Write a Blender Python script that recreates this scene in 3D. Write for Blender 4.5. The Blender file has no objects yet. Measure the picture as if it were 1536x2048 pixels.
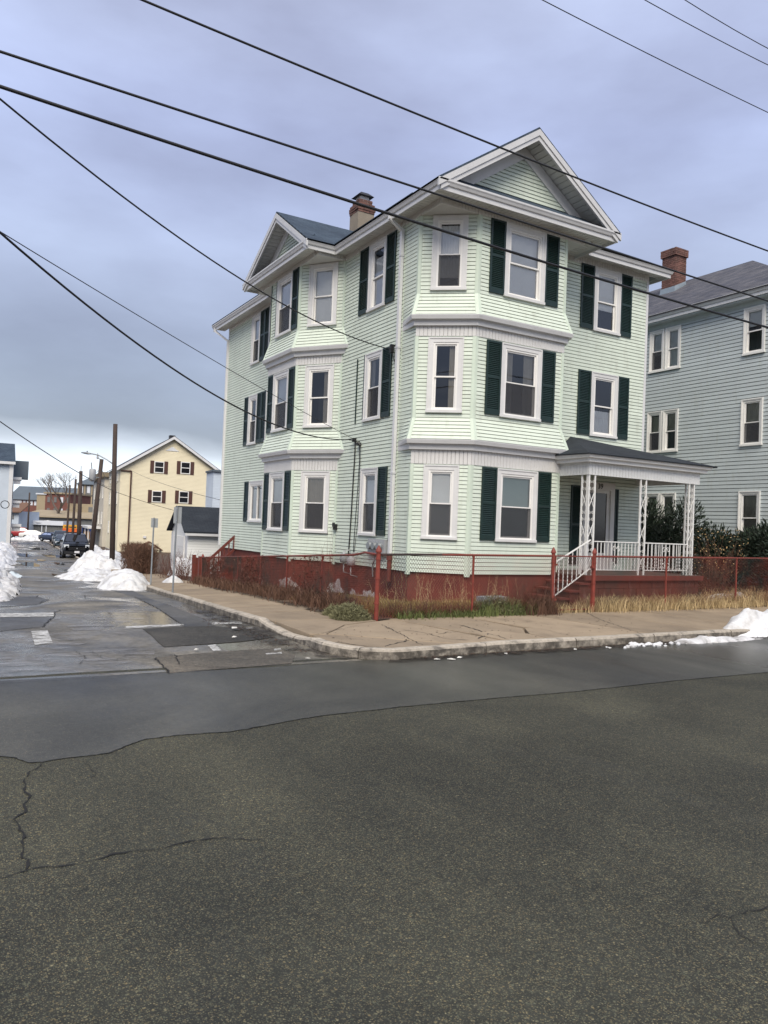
import bpy, math, random
from mathutils import Vector, noise as mn
R = math.radians
sc = bpy.context.scene
col = sc.collection

# ------------------------------------------------------------------ camera
CAM = dict(f=1550.8, pitch=.0194, roll=.0396, yaw=.5257, x=-9.454, y=-14.271, z=1.83)
def cam_axes():
    y, p, q = CAM['yaw'], CAM['pitch'], CAM['roll']
    fw = Vector((math.sin(y), math.cos(y), 0)); r = Vector((math.cos(y), -math.sin(y), 0)); u = Vector((0, 0, 1))
    f2 = fw*math.cos(p)+u*math.sin(p); u2 = u*math.cos(p)-fw*math.sin(p)
    return r*math.cos(q)+u2*math.sin(q), -r*math.sin(q)+u2*math.cos(q), f2
AR, AU, AF = cam_axes()
cd = bpy.data.cameras.new('camera'); cam = bpy.data.objects.new('camera', cd); col.objects.link(cam)
cd.sensor_fit = 'VERTICAL'; cd.sensor_height = 36; cd.lens = 36*CAM['f']/2048; cd.clip_end = 5000; cd.clip_start = .05
from mathutils import Matrix
m3 = Matrix((AR, AU, -AF)).transposed()
cam.matrix_world = Matrix.Translation((CAM['x'], CAM['y'], CAM['z'])) @ m3.to_4x4()
sc.camera = cam
CP = Vector((CAM['x'], CAM['y'], CAM['z']))
def ray(px, py): return AR*((px-768)/CAM['f'])-AU*((py-1024)/CAM['f'])+AF
def atD(px, py, D): return CP+ray(px, py)*D
PROF = [(-60, 0), (-5, 0), (-1, -.05), (4, -.22), (12, -.58), (20, -.85), (36, -1.22), (75, -1.82), (115, -2.4), (140, -2.6), (3000, -2.6)]
def P(y):
    for (a, b), (c, d) in zip(PROF, PROF[1:]):
        if y <= c: return b+(d-b)*max(0, (y-a))/(c-a)
    return PROF[-1][1]
def pxg(px, py, off=0):
    z = 0; v = ray(px, py)
    for i in range(60):
        g = CP+v*((z-CP.z)/v.z); z = .6*z+.4*(P(g.y)+off)
    return CP+v*((z-CP.z)/v.z)

# ------------------------------------------------------------------ world, sun, exposure
w = bpy.data.worlds.new('World'); sc.world = w; w.use_nodes = True
nt = w.node_tree; nt.nodes.clear(); N = nt.nodes.new; L = nt.links.new
out = N('ShaderNodeOutputWorld'); bg = N('ShaderNodeBackground'); L(bg.outputs[0], out.inputs[0])
SUN_EL, SUN_AZ = R(48), R(-32)      # azimuth of the brightest cloud, behind the photographer
sky = N('ShaderNodeTexSky'); sky.sky_type = 'NISHITA'; sky.sun_disc = False; sky.sun_elevation = SUN_EL
sky.sun_rotation = math.pi+SUN_AZ
tc = N('ShaderNodeTexCoord'); sep = N('ShaderNodeSeparateXYZ'); L(tc.outputs['Generated'], sep.inputs[0])
mp = N('ShaderNodeMapping'); mp.inputs['Scale'].default_value = (1.3, 1.3, 4.5); L(tc.outputs['Generated'], mp.inputs[0])
ns = N('ShaderNodeTexNoise'); ns.inputs['Scale'].default_value = 1.7; ns.inputs['Detail'].default_value = 6; ns.inputs['Roughness'].default_value = .52; ns.inputs['Distortion'].default_value = .4
L(mp.outputs[0], ns.inputs[0])
mad = N('ShaderNodeMath'); mad.operation = 'MULTIPLY_ADD'; mad.inputs[1].default_value = .09; L(ns.outputs[0], mad.inputs[0])
sub = N('ShaderNodeMath'); sub.operation = 'SUBTRACT'; sub.inputs[1].default_value = .045; L(sep.outputs[2], sub.inputs[0]); L(sub.outputs[0], mad.inputs[2])
rmp = N('ShaderNodeValToRGB'); L(mad.outputs[0], rmp.inputs[0])
stops = [(0.0, (.78, .85, .94)), (.045, (.92, .97, 1.02)), (.07, (.72, .76, .83)), (.11, (.25, .262, .31)), (.19, (.28, .30, .37)), (.31, (.36, .388, .50)), (.44, (.41, .447, .615)), (.62, (.43, .455, .58)), (1.0, (.45, .465, .54))]
e = rmp.color_ramp.elements
while len(e) < len(stops): e.new(.5)
for i, (p_, c_) in enumerate(stops): e[i].position = p_; e[i].color = (*c_, 1)
mp2 = N('ShaderNodeMapping'); mp2.inputs['Scale'].default_value = (1, 1, 2.6); mp2.inputs['Location'].default_value = (3.1, 1.2, 0); L(tc.outputs['Generated'], mp2.inputs[0])
ns2 = N('ShaderNodeTexNoise'); ns2.inputs['Scale'].default_value = 2.1; ns2.inputs['Detail'].default_value = 7; ns2.inputs['Roughness'].default_value = .5; L(mp2.outputs[0], ns2.inputs[0])
r2 = N('ShaderNodeValToRGB'); r2.color_ramp.elements[0].position = .34; r2.color_ramp.elements[0].color = (.68, .67, .71, 1); r2.color_ramp.elements[1].position = .66; r2.color_ramp.elements[1].color = (1.14, 1.19, 1.25, 1); L(ns2.outputs[0], r2.inputs[0])
mul = N('ShaderNodeMix'); mul.data_type = 'RGBA'; mul.blend_type = 'MULTIPLY'; mul.inputs[0].default_value = 1; L(rmp.outputs[0], mul.inputs[6]); L(r2.outputs[0], mul.inputs[7])
skm = N('ShaderNodeMix'); skm.data_type = 'RGBA'; skm.inputs[0].default_value = .03   # a little clear sky through the overcast
L(mul.outputs[2], skm.inputs[6]); L(sky.outputs[0], skm.inputs[7])
L(skm.outputs[2], bg.inputs[0]); bg.inputs[1].default_value = .45
sl = bpy.data.lights.new('sun', 'SUN'); sl.energy = 1.5; sl.angle = R(38); sl.color = (1, .915, .785)
so = bpy.data.objects.new('sun', sl); col.objects.link(so); so.location = (-30, -40, 60)
sd = Vector((math.sin(SUN_AZ)*math.cos(SUN_EL), -math.cos(SUN_AZ)*math.cos(SUN_EL), math.sin(SUN_EL)))  # towards the light
so.rotation_euler = sd.to_track_quat('Z', 'Y').to_euler()
vs = sc.view_settings; vs.view_transform = 'Standard'; vs.look = 'None'; vs.exposure = 1.42; vs.gamma = 1; vs.use_curve_mapping = False
sc.render.resolution_x, sc.render.resolution_y = 768, 1024

# ------------------------------------------------------------------ materials
M = {}
def nodes_of(name):
    m = bpy.data.materials.new(name); m.use_nodes = True; M[name] = m
    t = m.node_tree; b = t.nodes['Principled BSDF']; return m, t, b
def coords(t, kind='Object', scale=(1, 1, 1)):
    c = t.nodes.new('ShaderNodeTexCoord'); mpp = t.nodes.new('ShaderNodeMapping'); mpp.inputs['Scale'].default_value = scale
    t.links.new(c.outputs[kind], mpp.inputs[0]); return mpp.outputs[0]
def geo_pos(t, scale=(1, 1, 1)):
    c = t.nodes.new('ShaderNodeNewGeometry'); mpp = t.nodes.new('ShaderNodeMapping'); mpp.inputs['Scale'].default_value = scale
    t.links.new(c.outputs['Position'], mpp.inputs[0]); return mpp.outputs[0]
def noise(t, vec, scale, detail=4, rough=.55, dist=0):
    n = t.nodes.new('ShaderNodeTexNoise'); n.inputs['Scale'].default_value = scale; n.inputs['Detail'].default_value = detail
    n.inputs['Roughness'].default_value = rough; n.inputs['Distortion'].default_value = dist; t.links.new(vec, n.inputs['Vector']); return n.outputs[0]
def ramp(t, fac, stops):
    n = t.nodes.new('ShaderNodeValToRGB'); t.links.new(fac, n.inputs[0]); e = n.color_ramp.elements
    while len(e) < len(stops): e.new(.5)
    for i, (p_, c_) in enumerate(stops): e[i].position = p_; e[i].color = (*c_, 1) if len(c_) == 3 else c_
    return n.outputs[0]
def mixc(t, fac, a, b, mode='MIX'):
    n = t.nodes.new('ShaderNodeMix'); n.data_type = 'RGBA'; n.blend_type = mode
    for i, v in ((0, fac), (6, a), (7, b)):
        if isinstance(v, (int, float)): n.inputs[i].default_value = v
        elif isinstance(v, tuple): n.inputs[i].default_value = (*v, 1) if len(v) == 3 else v
        else: t.links.new(v, n.inputs[i])
    return n.outputs[2]
def math_(t, op, a, b=0):
    n = t.nodes.new('ShaderNodeMath'); n.operation = op
    for i, v in ((0, a), (1, b)):
        if isinstance(v, (int, float)): n.inputs[i].default_value = v
        else: t.links.new(v, n.inputs[i])
    return n.outputs[0]
def bump(t, b, h, strength=.3, dist=.01):
    n = t.nodes.new('ShaderNodeBump'); n.inputs['Strength'].default_value = strength; n.inputs['Distance'].default_value = dist
    t.links.new(h, n.inputs['Height']); t.links.new(n.outputs[0], b.inputs['Normal'])
def sc_col(c, k): return tuple(min(1, v*k) for v in c)

def mat(name, c, rough=.6, var=.12, scale=3, bmp=0, bscale=60, metallic=0, dirt=None, spec=.5, island=0, orand=0):
    """painted / plain surface with broad tone variation, fine relief and optional grime"""
    m, t, b = nodes_of(name); b.inputs['Roughness'].default_value = rough; b.inputs['Metallic'].default_value = metallic
    b.inputs['Specular IOR Level'].default_value = spec
    v = geo_pos(t); n1 = noise(t, v, scale, 6, .6)
    c_ = ramp(t, n1, [(.25, sc_col(c, 1-var)), (.75, sc_col(c, 1+var))])
    if island:
        g = t.nodes.new('ShaderNodeNewGeometry')
        k = ramp(t, g.outputs['Random Per Island'], [(0, (1-island,)*3), (1, (1+island,)*3)])
        c_ = mixc(t, 1.0, c_, k, 'MULTIPLY')
    if orand:
        oi = t.nodes.new('ShaderNodeObjectInfo'); c_ = mixc(t, 1.0, c_, ramp(t, oi.outputs['Random'], [(0, (1-orand,)*3), (1, (1+orand,)*3)]), 'MULTIPLY')
    if dirt:
        dcol, dsc, lo, hi, sz = dirt
        dv = geo_pos(t, sz); dn = noise(t, dv, dsc, 7, .65, .3)
        f = ramp(t, dn, [(lo, (0, 0, 0)), (hi, (1, 1, 1))])
        c_ = mixc(t, f, c_, dcol)
    t.links.new(c_, b.inputs['Base Color'])
    if bmp: bump(t, b, noise(t, v, bscale, 5, .6), bmp, .01)
    return m

def siding_mat(name, c, var=.05):
    m, t, b = nodes_of(name); b.inputs['Roughness'].default_value = .55; b.inputs['Specular IOR Level'].default_value = .35
    g = t.nodes.new('ShaderNodeNewGeometry')
    k = ramp(t, g.outputs['Random Per Island'], [(0, (1-var,)*3), (1, (1+var,)*3)])
    v = geo_pos(t, (.9, .9, 2.2)); n1 = noise(t, v, 1.1, 7, .65)
    c_ = ramp(t, n1, [(.3, sc_col(c, .93)), (.7, sc_col(c, 1.05))])
    c_ = mixc(t, 1.0, c_, k, 'MULTIPLY')
    v2 = geo_pos(t, (5, 5, .8)); st = noise(t, v2, 1.5, 6, .7)
    f = ramp(t, st, [(.52, (0, 0, 0)), (.82, (.50, .50, .50))])
    c_ = mixc(t, f, c_, (.36, .37, .30))
    t.links.new(c_, b.inputs['Base Color'])
    bump(t, b, noise(t, geo_pos(t, (6, 6, 60)), 4, 3), .08, .004)
    return m
siding_mat('mint_vinyl', (.61, .68, .59)); siding_mat('mint_trim', (.565, .65, .55))
siding_mat('grey_vinyl', (.47, .52, .53)); 
mat('white_trim', (.635, .64, .645), .45, .06, 2, dirt=((.30, .30, .30), 2.2, .62, .92, (4, 4, .9)))
mat('window_white', (.78, .77, .74), .4, .05, 3)
mat('casing_grey', (.635, .635, .63), .5, .06, 4, dirt=((.36, .34, .33), 3, .62, .95, (5, 5, 1.2)))
mat('frieze', (.62, .615, .60), .5, .06, 2, dirt=((.09, .075, .06), 5, .60, .86, (9, 9, 1.1)), island=.05)
mat('gutter', (.575, .58, .585), .4, .07, 2, dirt=((.30, .31, .31), 4, .58, .9, (3, 3, 3)))
mat('soffit', (.56, .56, .54), .55, .05, 3, island=.05)
mat('shutter_green', (.005, .021, .018), .45, .25, 5, dirt=((.03, .06, .05), 6, .6, .95, (3, 3, 1)))
mat('porch_white', (.66, .67, .66), .45, .06, 3, dirt=((.30, .27, .23), 4, .6, .95, (6, 6, 1)), island=.04)
mat('iron_white', (.74, .74, .72), .4, .06, 8, dirt=((.30, .16, .08), 14, .62, .85, (1, 1, 1)))
mat('oxblood', (.10, .032, .021), .75, .18, 1.4, .35, 40, dirt=((.33, .24, .21), 2.6, .60, .88, (1.3, 1.3, .6)))
mat('oxblood_wood', (.14, .03, .02), .6, .2, 5, .2, 60, dirt=((.07, .035, .03), 5, .5, .85, (1, 1, 4)))
mat('fence_red', (.21, .038, .024), .55, .2, 9, .15, 80, dirt=((.10, .02, .012), 7, .5, .8, (1, 1, 1)))
mat('fence_dark', (.035, .02, .018), .6, .2, 9)
mat('mesh_red', (.16, .034, .022), .6, .25, 6, dirt=((.03, .035, .03), .8, .45, .62, (1, 1, 1)))
mat('concrete', (.275, .215, .147), .85, .16, 1.6, .35, 130, orand=.13, dirt=((.15, .115, .08), 1.3, .5, .85, (1, 1, 1)))
mat('granite', (.40, .355, .29), .8, .28, 22, .6, 45, orand=.12, dirt=((.035, .032, .03), 3.4, .52, .72, (1, 1, 2.2)))
mat('snow', (.66, .67, .68), .6, .08, 1.2, .6, 16, dirt=((.26, .235, .20), 2.3, .46, .82, (1, 1, 1)))
mat('dirty_snow', (.60, .60, .60), .6, .2, 2.4, .5, 14, dirt=((.13, .115, .10), 2.6, .44, .72, (1, 1, 1)))
mat('soil', (.075, .05, .033), .95, .3, 3, .6, 25)
mat('pole_wood', (.055, .038, .031), .85, .25, 2, .4, 30, dirt=((.03, .022, .02), 3, .45, .8, (6, 6, .5)))
mat('galvanised', (.30, .32, .33), .45, .1, 6, metallic=.5)
mat('sign_back', (.36, .38, .38), .5, .08, 6, metallic=.3)
mat('cable', (.008, .009, .012), .6, .1, 3)
mat('meter_grey', (.34, .35, .36), .5, .08, 6)
mat('stucco_tan', (.25, .215, .17), .9, .15, 2, .4, 40, dirt=((.14, .115, .10), 3, .5, .85, (1, 1, .5)))
mat('brick_red', (.125, .062, .05), .85, .25, 5, .4, 60, island=.25, orand=.3, dirt=((.05, .045, .04), 4, .5, .8, (1, 1, 1)))
mat('mortar', (.30, .27, .25), .9, .1, 8)
mat('flashing', (.28, .33, .36), .5, .12, 5, metallic=.4)
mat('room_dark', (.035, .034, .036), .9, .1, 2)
mat('blind', (.88, .88, .85), .7, .04, 4)
mat('blind_green', (.37, .47, .42), .7, .05, 4)
mat('curtain', (.42, .38, .31), .85, .12, 5)
mat('curtain_white', (.78, .78, .77), .85, .06, 5)
mat('twig', (.115, .06, .038), .9, .3, 6, island=.35)
mat('vine', (.10, .042, .03), .9, .3, 6, island=.35)
mat('bark', (.12, .10, .085), .9, .2, 3)
mat('straw', (.44, .33, .175), .8, .2, 1.3, island=.35)
mat('lawn', (.25, .19, .065), .8, .25, 1.0, island=.35)
mat('weed_green', (.095, .115, .033), .8, .25, 1.5, island=.4)
mat('herb_green', (.17, .165, .085), .8, .2, 2, island=.35)
mat('yew', (.014, .026, .014), .7, .3, 1.5, island=.6)
mat('bud', (.45, .30, .14), .8, .2, 3, island=.3)
mat('leaf_litter', (.06, .035, .022), .9, .3, 6, island=.4)
mat('paper', (.62, .61, .57), .8, .15, 9, island=.25)
mat('yellow_vinyl_plain', (.60, .52, .33), .6, .05, .6)
mat('car_black', (.006, .008, .012), .18, .05, 2)
mat('car_slate', (.035, .055, .075), .2, .05, 2)
mat('car_blue', (.02, .03, .06), .2, .05, 2)
mat('car_red', (.28, .02, .025), .25, .05, 2)
mat('car_white', (.70, .69, .66), .3, .05, 2)
mat('tyre', (.012, .012, .012), .85, .1, 9); mat('chrome', (.55, .56, .58), .22, .03, 5, metallic=.9)
mat('plastic_black', (.012, .012, .013), .5, .1, 9); mat('headlamp', (.55, .58, .60), .1, .05, 9); mat('plate_white', (.66, .66, .68), .5, .05, 9)
mat('brown_shutter', (.07, .028, .02), .6, .1, 5)
mat('brick_far', (.17, .072, .057), .9, .2, .8); mat('slate_far', (.10, .125, .15), .8, .12, .3); mat('tan_far', (.33, .27, .18), .85, .12, .5)
mat('grey_far', (.15, .155, .155), .8, .15, .6); mat('orange_far', (.62, .12, .02), .5, .1, 1); mat('amber_far', (.65, .33, .03), .5, .1, 1)
mat('blue_far', (.012, .03, .11), .5, .1, 1); mat('plywood', (.45, .27, .13), .8, .1, 2); mat('white_far', (.62, .65, .70), .6, .06, .5); mat('brown_roof', (.15, .085, .055), .9, .15, 1)
mat('deck', (.10, .075, .062), .8, .25, 4, .2, 50); mat('door_white', (.62, .61, .58), .45, .05, 3); mat('door_glass_dark', (.012, .012, .014), .12, .1, 3)
mat('number_black', (.01, .01, .01), .5, .05, 3); mat('rubble', (.30, .29, .28), .85, .3, 7, .4, 40); mat('cut_stone', (.24, .245, .25), .85, .2, 12, .5, 40)

def banded(name, c, pitch):
    """clapboards too far away to tell apart: relief only"""
    m, t, b = nodes_of(name); b.inputs['Roughness'].default_value = .6
    g = t.nodes.new('ShaderNodeNewGeometry'); s = t.nodes.new('ShaderNodeSeparateXYZ'); t.links.new(g.outputs['Position'], s.inputs[0])
    h = math_(t, 'FRACT', math_(t, 'DIVIDE', s.outputs[2], pitch)); h = math_(t, 'SUBTRACT', 1, h)
    v = geo_pos(t); t.links.new(ramp(t, noise(t, v, .6, 5), [(.3, sc_col(c, .93)), (.7, sc_col(c, 1.05))]), b.inputs['Base Color'])
    bump(t, b, h, 1.0, .06)
banded('yellow_vinyl', (.60, .54, .385), .12); banded('white_vinyl', (.60, .61, .60), .12); banded('bluish_vinyl', (.40, .46, .53), .12); banded('beige_vinyl', (.46, .42, .34), .12)

def shingles(name, c, c2, u=.30, v=.13):
    m, t, b = nodes_of(name); b.inputs['Roughness'].default_value = .85; b.inputs['Specular IOR Level'].default_value = .3
    uv = coords(t, 'UV'); br = t.nodes.new('ShaderNodeTexBrick'); t.links.new(uv, br.inputs['Vector'])
    br.inputs['Scale'].default_value = 1; br.inputs['Brick Width'].default_value = u; br.inputs['Row Height'].default_value = v; br.inputs['Mortar Size'].default_value = .006
    br.inputs['Color1'].default_value = (*c, 1); br.inputs['Color2'].default_value = (*c2, 1); br.inputs['Mortar'].default_value = (*sc_col(c, .45), 1); br.inputs['Bias'].default_value = -.1
    n = noise(t, geo_pos(t), 1.3, 6, .6); c_ = mixc(t, 1, br.outputs[0], ramp(t, n, [(.3, (.75, .75, .78)), (.7, (1.25, 1.22, 1.2))]), 'MULTIPLY')
    n2 = noise(t, geo_pos(t), 90, 2); c_ = mixc(t, .5, c_, ramp(t, n2, [(.3, (.6, .6, .6)), (.7, (1.4, 1.4, 1.4))]), 'MULTIPLY')
    t.links.new(c_, b.inputs['Base Color']); bump(t, b, br.outputs[1], -.5, .01)
shingles('roof_slate', (.038, .058, .085), (.055, .08, .11)); shingles('roof_neighbour', (.062, .066, .084), (.12, .12, .13), .33, .14); shingles('roof_dark', (.022, .028, .036), (.03, .036, .044))

def glass(name='glass', tint=(.95, .96, .96), refl=.05):
    m = bpy.data.materials.new(name); m.use_nodes = True; M[name] = m; t = m.node_tree; t.nodes.clear()
    o = t.nodes.new('ShaderNodeOutputMaterial'); tr = t.nodes.new('ShaderNodeBsdfTransparent'); gl = t.nodes.new('ShaderNodeBsdfGlossy'); mx = t.nodes.new('ShaderNodeMixShader')
    tr.inputs[0].default_value = (*tint, 1); gl.inputs[0].default_value = (.92, .95, 1, 1); gl.inputs['Roughness'].default_value = .015
    lw = t.nodes.new('ShaderNodeFresnel'); lw.inputs[0].default_value = 1.5
    f = math_(t, 'ADD', lw.outputs[0], refl)
    nb = t.nodes.new('ShaderNodeBump'); nb.inputs['Strength'].default_value = .04; nb.inputs['Distance'].default_value = .02
    t.links.new(noise(t, geo_pos(t), 2.2, 2), nb.inputs['Height']); t.links.new(nb.outputs[0], gl.inputs['Normal'])
    t.links.new(f, mx.inputs[0]); t.links.new(tr.outputs[0], mx.inputs[1]); t.links.new(gl.outputs[0], mx.inputs[2]); t.links.new(mx.outputs[0], o.inputs[0])
glass('glass'); glass('glass_far', (.25, .27, .3), .12); glass('car_glass', (.16, .2, .2), .14)
def screen_mat():
    m = bpy.data.materials.new('screen'); m.use_nodes = True; M['screen'] = m; t = m.node_tree; t.nodes.clear()
    o = t.nodes.new('ShaderNodeOutputMaterial'); tr = t.nodes.new('ShaderNodeBsdfTransparent'); df = t.nodes.new('ShaderNodeBsdfDiffuse'); mx = t.nodes.new('ShaderNodeMixShader')
    df.inputs[0].default_value = (.07, .072, .08, 1); mx.inputs[0].default_value = .42
    t.links.new(tr.outputs[0], mx.inputs[1]); t.links.new(df.outputs[0], mx.inputs[2]); t.links.new(mx.outputs[0], o.inputs[0])
screen_mat()

def asphalt(name, base, stone, stone_amt, wet_lo, wet_hi, wet_scale, cell=115, broad=.35, rough=.78, bstr=.6, wetcol=.62, wet_rough=.22, grain=.5, spec=.4):
    m, t, b = nodes_of(name); v = geo_pos(t); b.inputs['Specular IOR Level'].default_value = spec
    def stones(cl, amt):
        vo = t.nodes.new('ShaderNodeTexVoronoi'); vo.inputs['Scale'].default_value = cl; vo.inputs['Randomness'].default_value = 1; t.links.new(v, vo.inputs['Vector'])
        sp = t.nodes.new('ShaderNodeSeparateColor'); t.links.new(vo.outputs['Color'], sp.inputs[0])
        c = ramp(t, sp.outputs[1], [(0, (stone[0]*.75, stone[1]*.85, stone[2]*.95)), (.35, (stone[0]*.62, stone[1]*.70, stone[2]*.72)), (.6, stone), (.8, (stone[0]*1.15, stone[1]*.98, stone[2]*.8)), (1, sc_col(stone, 1.5))])
        f = ramp(t, sp.outputs[0], [(max(0, .9-amt), (0, 0, 0)), (1-amt*.5, (.55, .55, .55)), (1, (1, 1, 1))])
        edge = ramp(t, vo.outputs['Distance'], [(.25, (1, 1, 1)), (.60, (0, 0, 0))]); return c, math_(t, 'MULTIPLY', f, edge), edge
    c1, f1, e1 = stones(cell, stone_amt); c2, f2, e2 = stones(cell*.6, stone_amt*.3)
    big = noise(t, v, broad, 7, .62, .8); bc = ramp(t, big, [(.28, sc_col(base, .62)), (.72, sc_col(base, 1.5))])
    mid = noise(t, v, 14, 6, .7); bc = mixc(t, 1, bc, ramp(t, mid, [(.3, (1-grain,)*3), (.7, (1+grain,)*3)]), 'MULTIPLY')
    c_ = mixc(t, f1, bc, c1); c_ = mixc(t, f2, c_, c2)
    c_ = mixc(t, 1, c_, ramp(t, big, [(.28, (.66, .68, .70)), (.5, (1, 1, .98)), (.72, (1.28, 1.25, 1.18))]), 'MULTIPLY')
    c_ = mixc(t, 1, c_, ramp(t, noise(t, geo_pos(t, (1.6, .35, 1)), .8, 6, .6), [(.35, (.84, .85, .86)), (.65, (1.12, 1.11, 1.08))]), 'MULTIPLY')
    wv = geo_pos(t, (1, .55, 1)); wn = noise(t, wv, wet_scale, 5, .6, .6); wet = ramp(t, wn, [(wet_lo, (0, 0, 0)), (wet_hi, (1, 1, 1))])
    c_ = mixc(t, wet, c_, mixc(t, 1, c_, (wetcol,)*3, 'MULTIPLY'))
    t.links.new(c_, b.inputs['Base Color'])
    rr = mixc(t, wet, (rough,)*3, (wet_rough,)*3); t.links.new(rr, b.inputs['Roughness'])
    hh = math_(t, 'ADD', math_(t, 'MULTIPLY', e1, .5), math_(t, 'MULTIPLY', mid, .8))
    n = t.nodes.new('ShaderNodeBump'); n.inputs['Distance'].default_value = .005; t.links.new(hh, n.inputs['Height'])
    st = mixc(t, wet, (bstr,)*3, (bstr*.2,)*3); t.links.new(st, n.inputs['Strength']); t.links.new(n.outputs[0], b.inputs['Normal'])
asphalt('asphalt_main', (.022, .0230, .0185), (.158, .146, .092), .85, .58, .82, .30, cell=125, rough=.85, bstr=1.0, grain=.35)
asphalt('asphalt_strip', (.037, .038, .035), (.115, .107, .085), .4, .36, .60, .13, cell=130, rough=.66, bstr=.5, wetcol=.95, wet_rough=.27, grain=.25, spec=.5)
asphalt('asphalt_side', (.125, .115, .098), (.2, .19, .17), .3, .42, .58, .42, cell=120, broad=.7, rough=.66, bstr=.4, wetcol=.62, wet_rough=.12)
asphalt('asphalt_patch', (.042, .040, .036), (.14, .125, .105), .4, .6, .8, .5, cell=75, rough=.8, bstr=.9)
asphalt('asphalt_brown', (.085, .076, .064), (.20, .175, .14), .45, .6, .8, .5, cell=80, rough=.8, bstr=.9)
asphalt('asphalt_smooth', (.060, .058, .054), (.08, .08, .08), .2, .5, .7, .6, cell=130, rough=.55, bstr=.3)
mat('crack', (.008, .008, .008), .9, .2, 9)
def kerb_mat():   # granite, coloured darker in noisy blotches on the upright faces
    m = M['granite']; t = m.node_tree; b = t.nodes['Principled BSDF']; src = b.inputs['Base Color'].links[0].from_socket
    g = t.nodes.new('ShaderNodeNewGeometry'); s_ = t.nodes.new('ShaderNodeSeparateXYZ'); t.links.new(g.outputs['True Normal'], s_.inputs[0])
    up = ramp(t, s_.outputs[2], [(.35, (1, 1, 1)), (.7, (0, 0, 0))]); n = noise(t, geo_pos(t), 6, 7, .7); f = math_(t, 'MULTIPLY', up, ramp(t, n, [(.32, (.1, .1, .1)), (.6, (.9, .9, .9))]))
    t.links.new(mixc(t, f, src, (.045, .038, .03)), b.inputs['Base Color'])
kerb_mat()
def paint_mat():
    m, t, b = nodes_of('road_paint'); v = geo_pos(t); n = noise(t, v, 7, 7, .7)
    b.inputs['Base Color'].default_value = (.55, .55, .53, 1); b.inputs['Roughness'].default_value = .7
    t.links.new(ramp(t, n, [(.36, (.05, .05, .05)), (.6, (1, 1, 1))]), b.inputs['Alpha'])
    m, t, b = nodes_of('road_salt'); v = geo_pos(t, (1, 2.2, 1)); n = noise(t, v, 1.6, 7, .65)
    b.inputs['Base Color'].default_value = (.30, .30, .31, 1); b.inputs['Roughness'].default_value = .7
    t.links.new(ramp(t, n, [(.48, (0, 0, 0)), (.75, (.8, .8, .8))]), b.inputs['Alpha'])
paint_mat()
def water_mat():
    m, t, b = nodes_of('puddle_water'); b.inputs['Base Color'].default_value = (.02, .02, .02, 1); b.inputs['Roughness'].default_value = .02; b.inputs['Specular IOR Level'].default_value = .9
    bump(t, b, noise(t, geo_pos(t), 3, 2), .03, .01)
water_mat()

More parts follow.
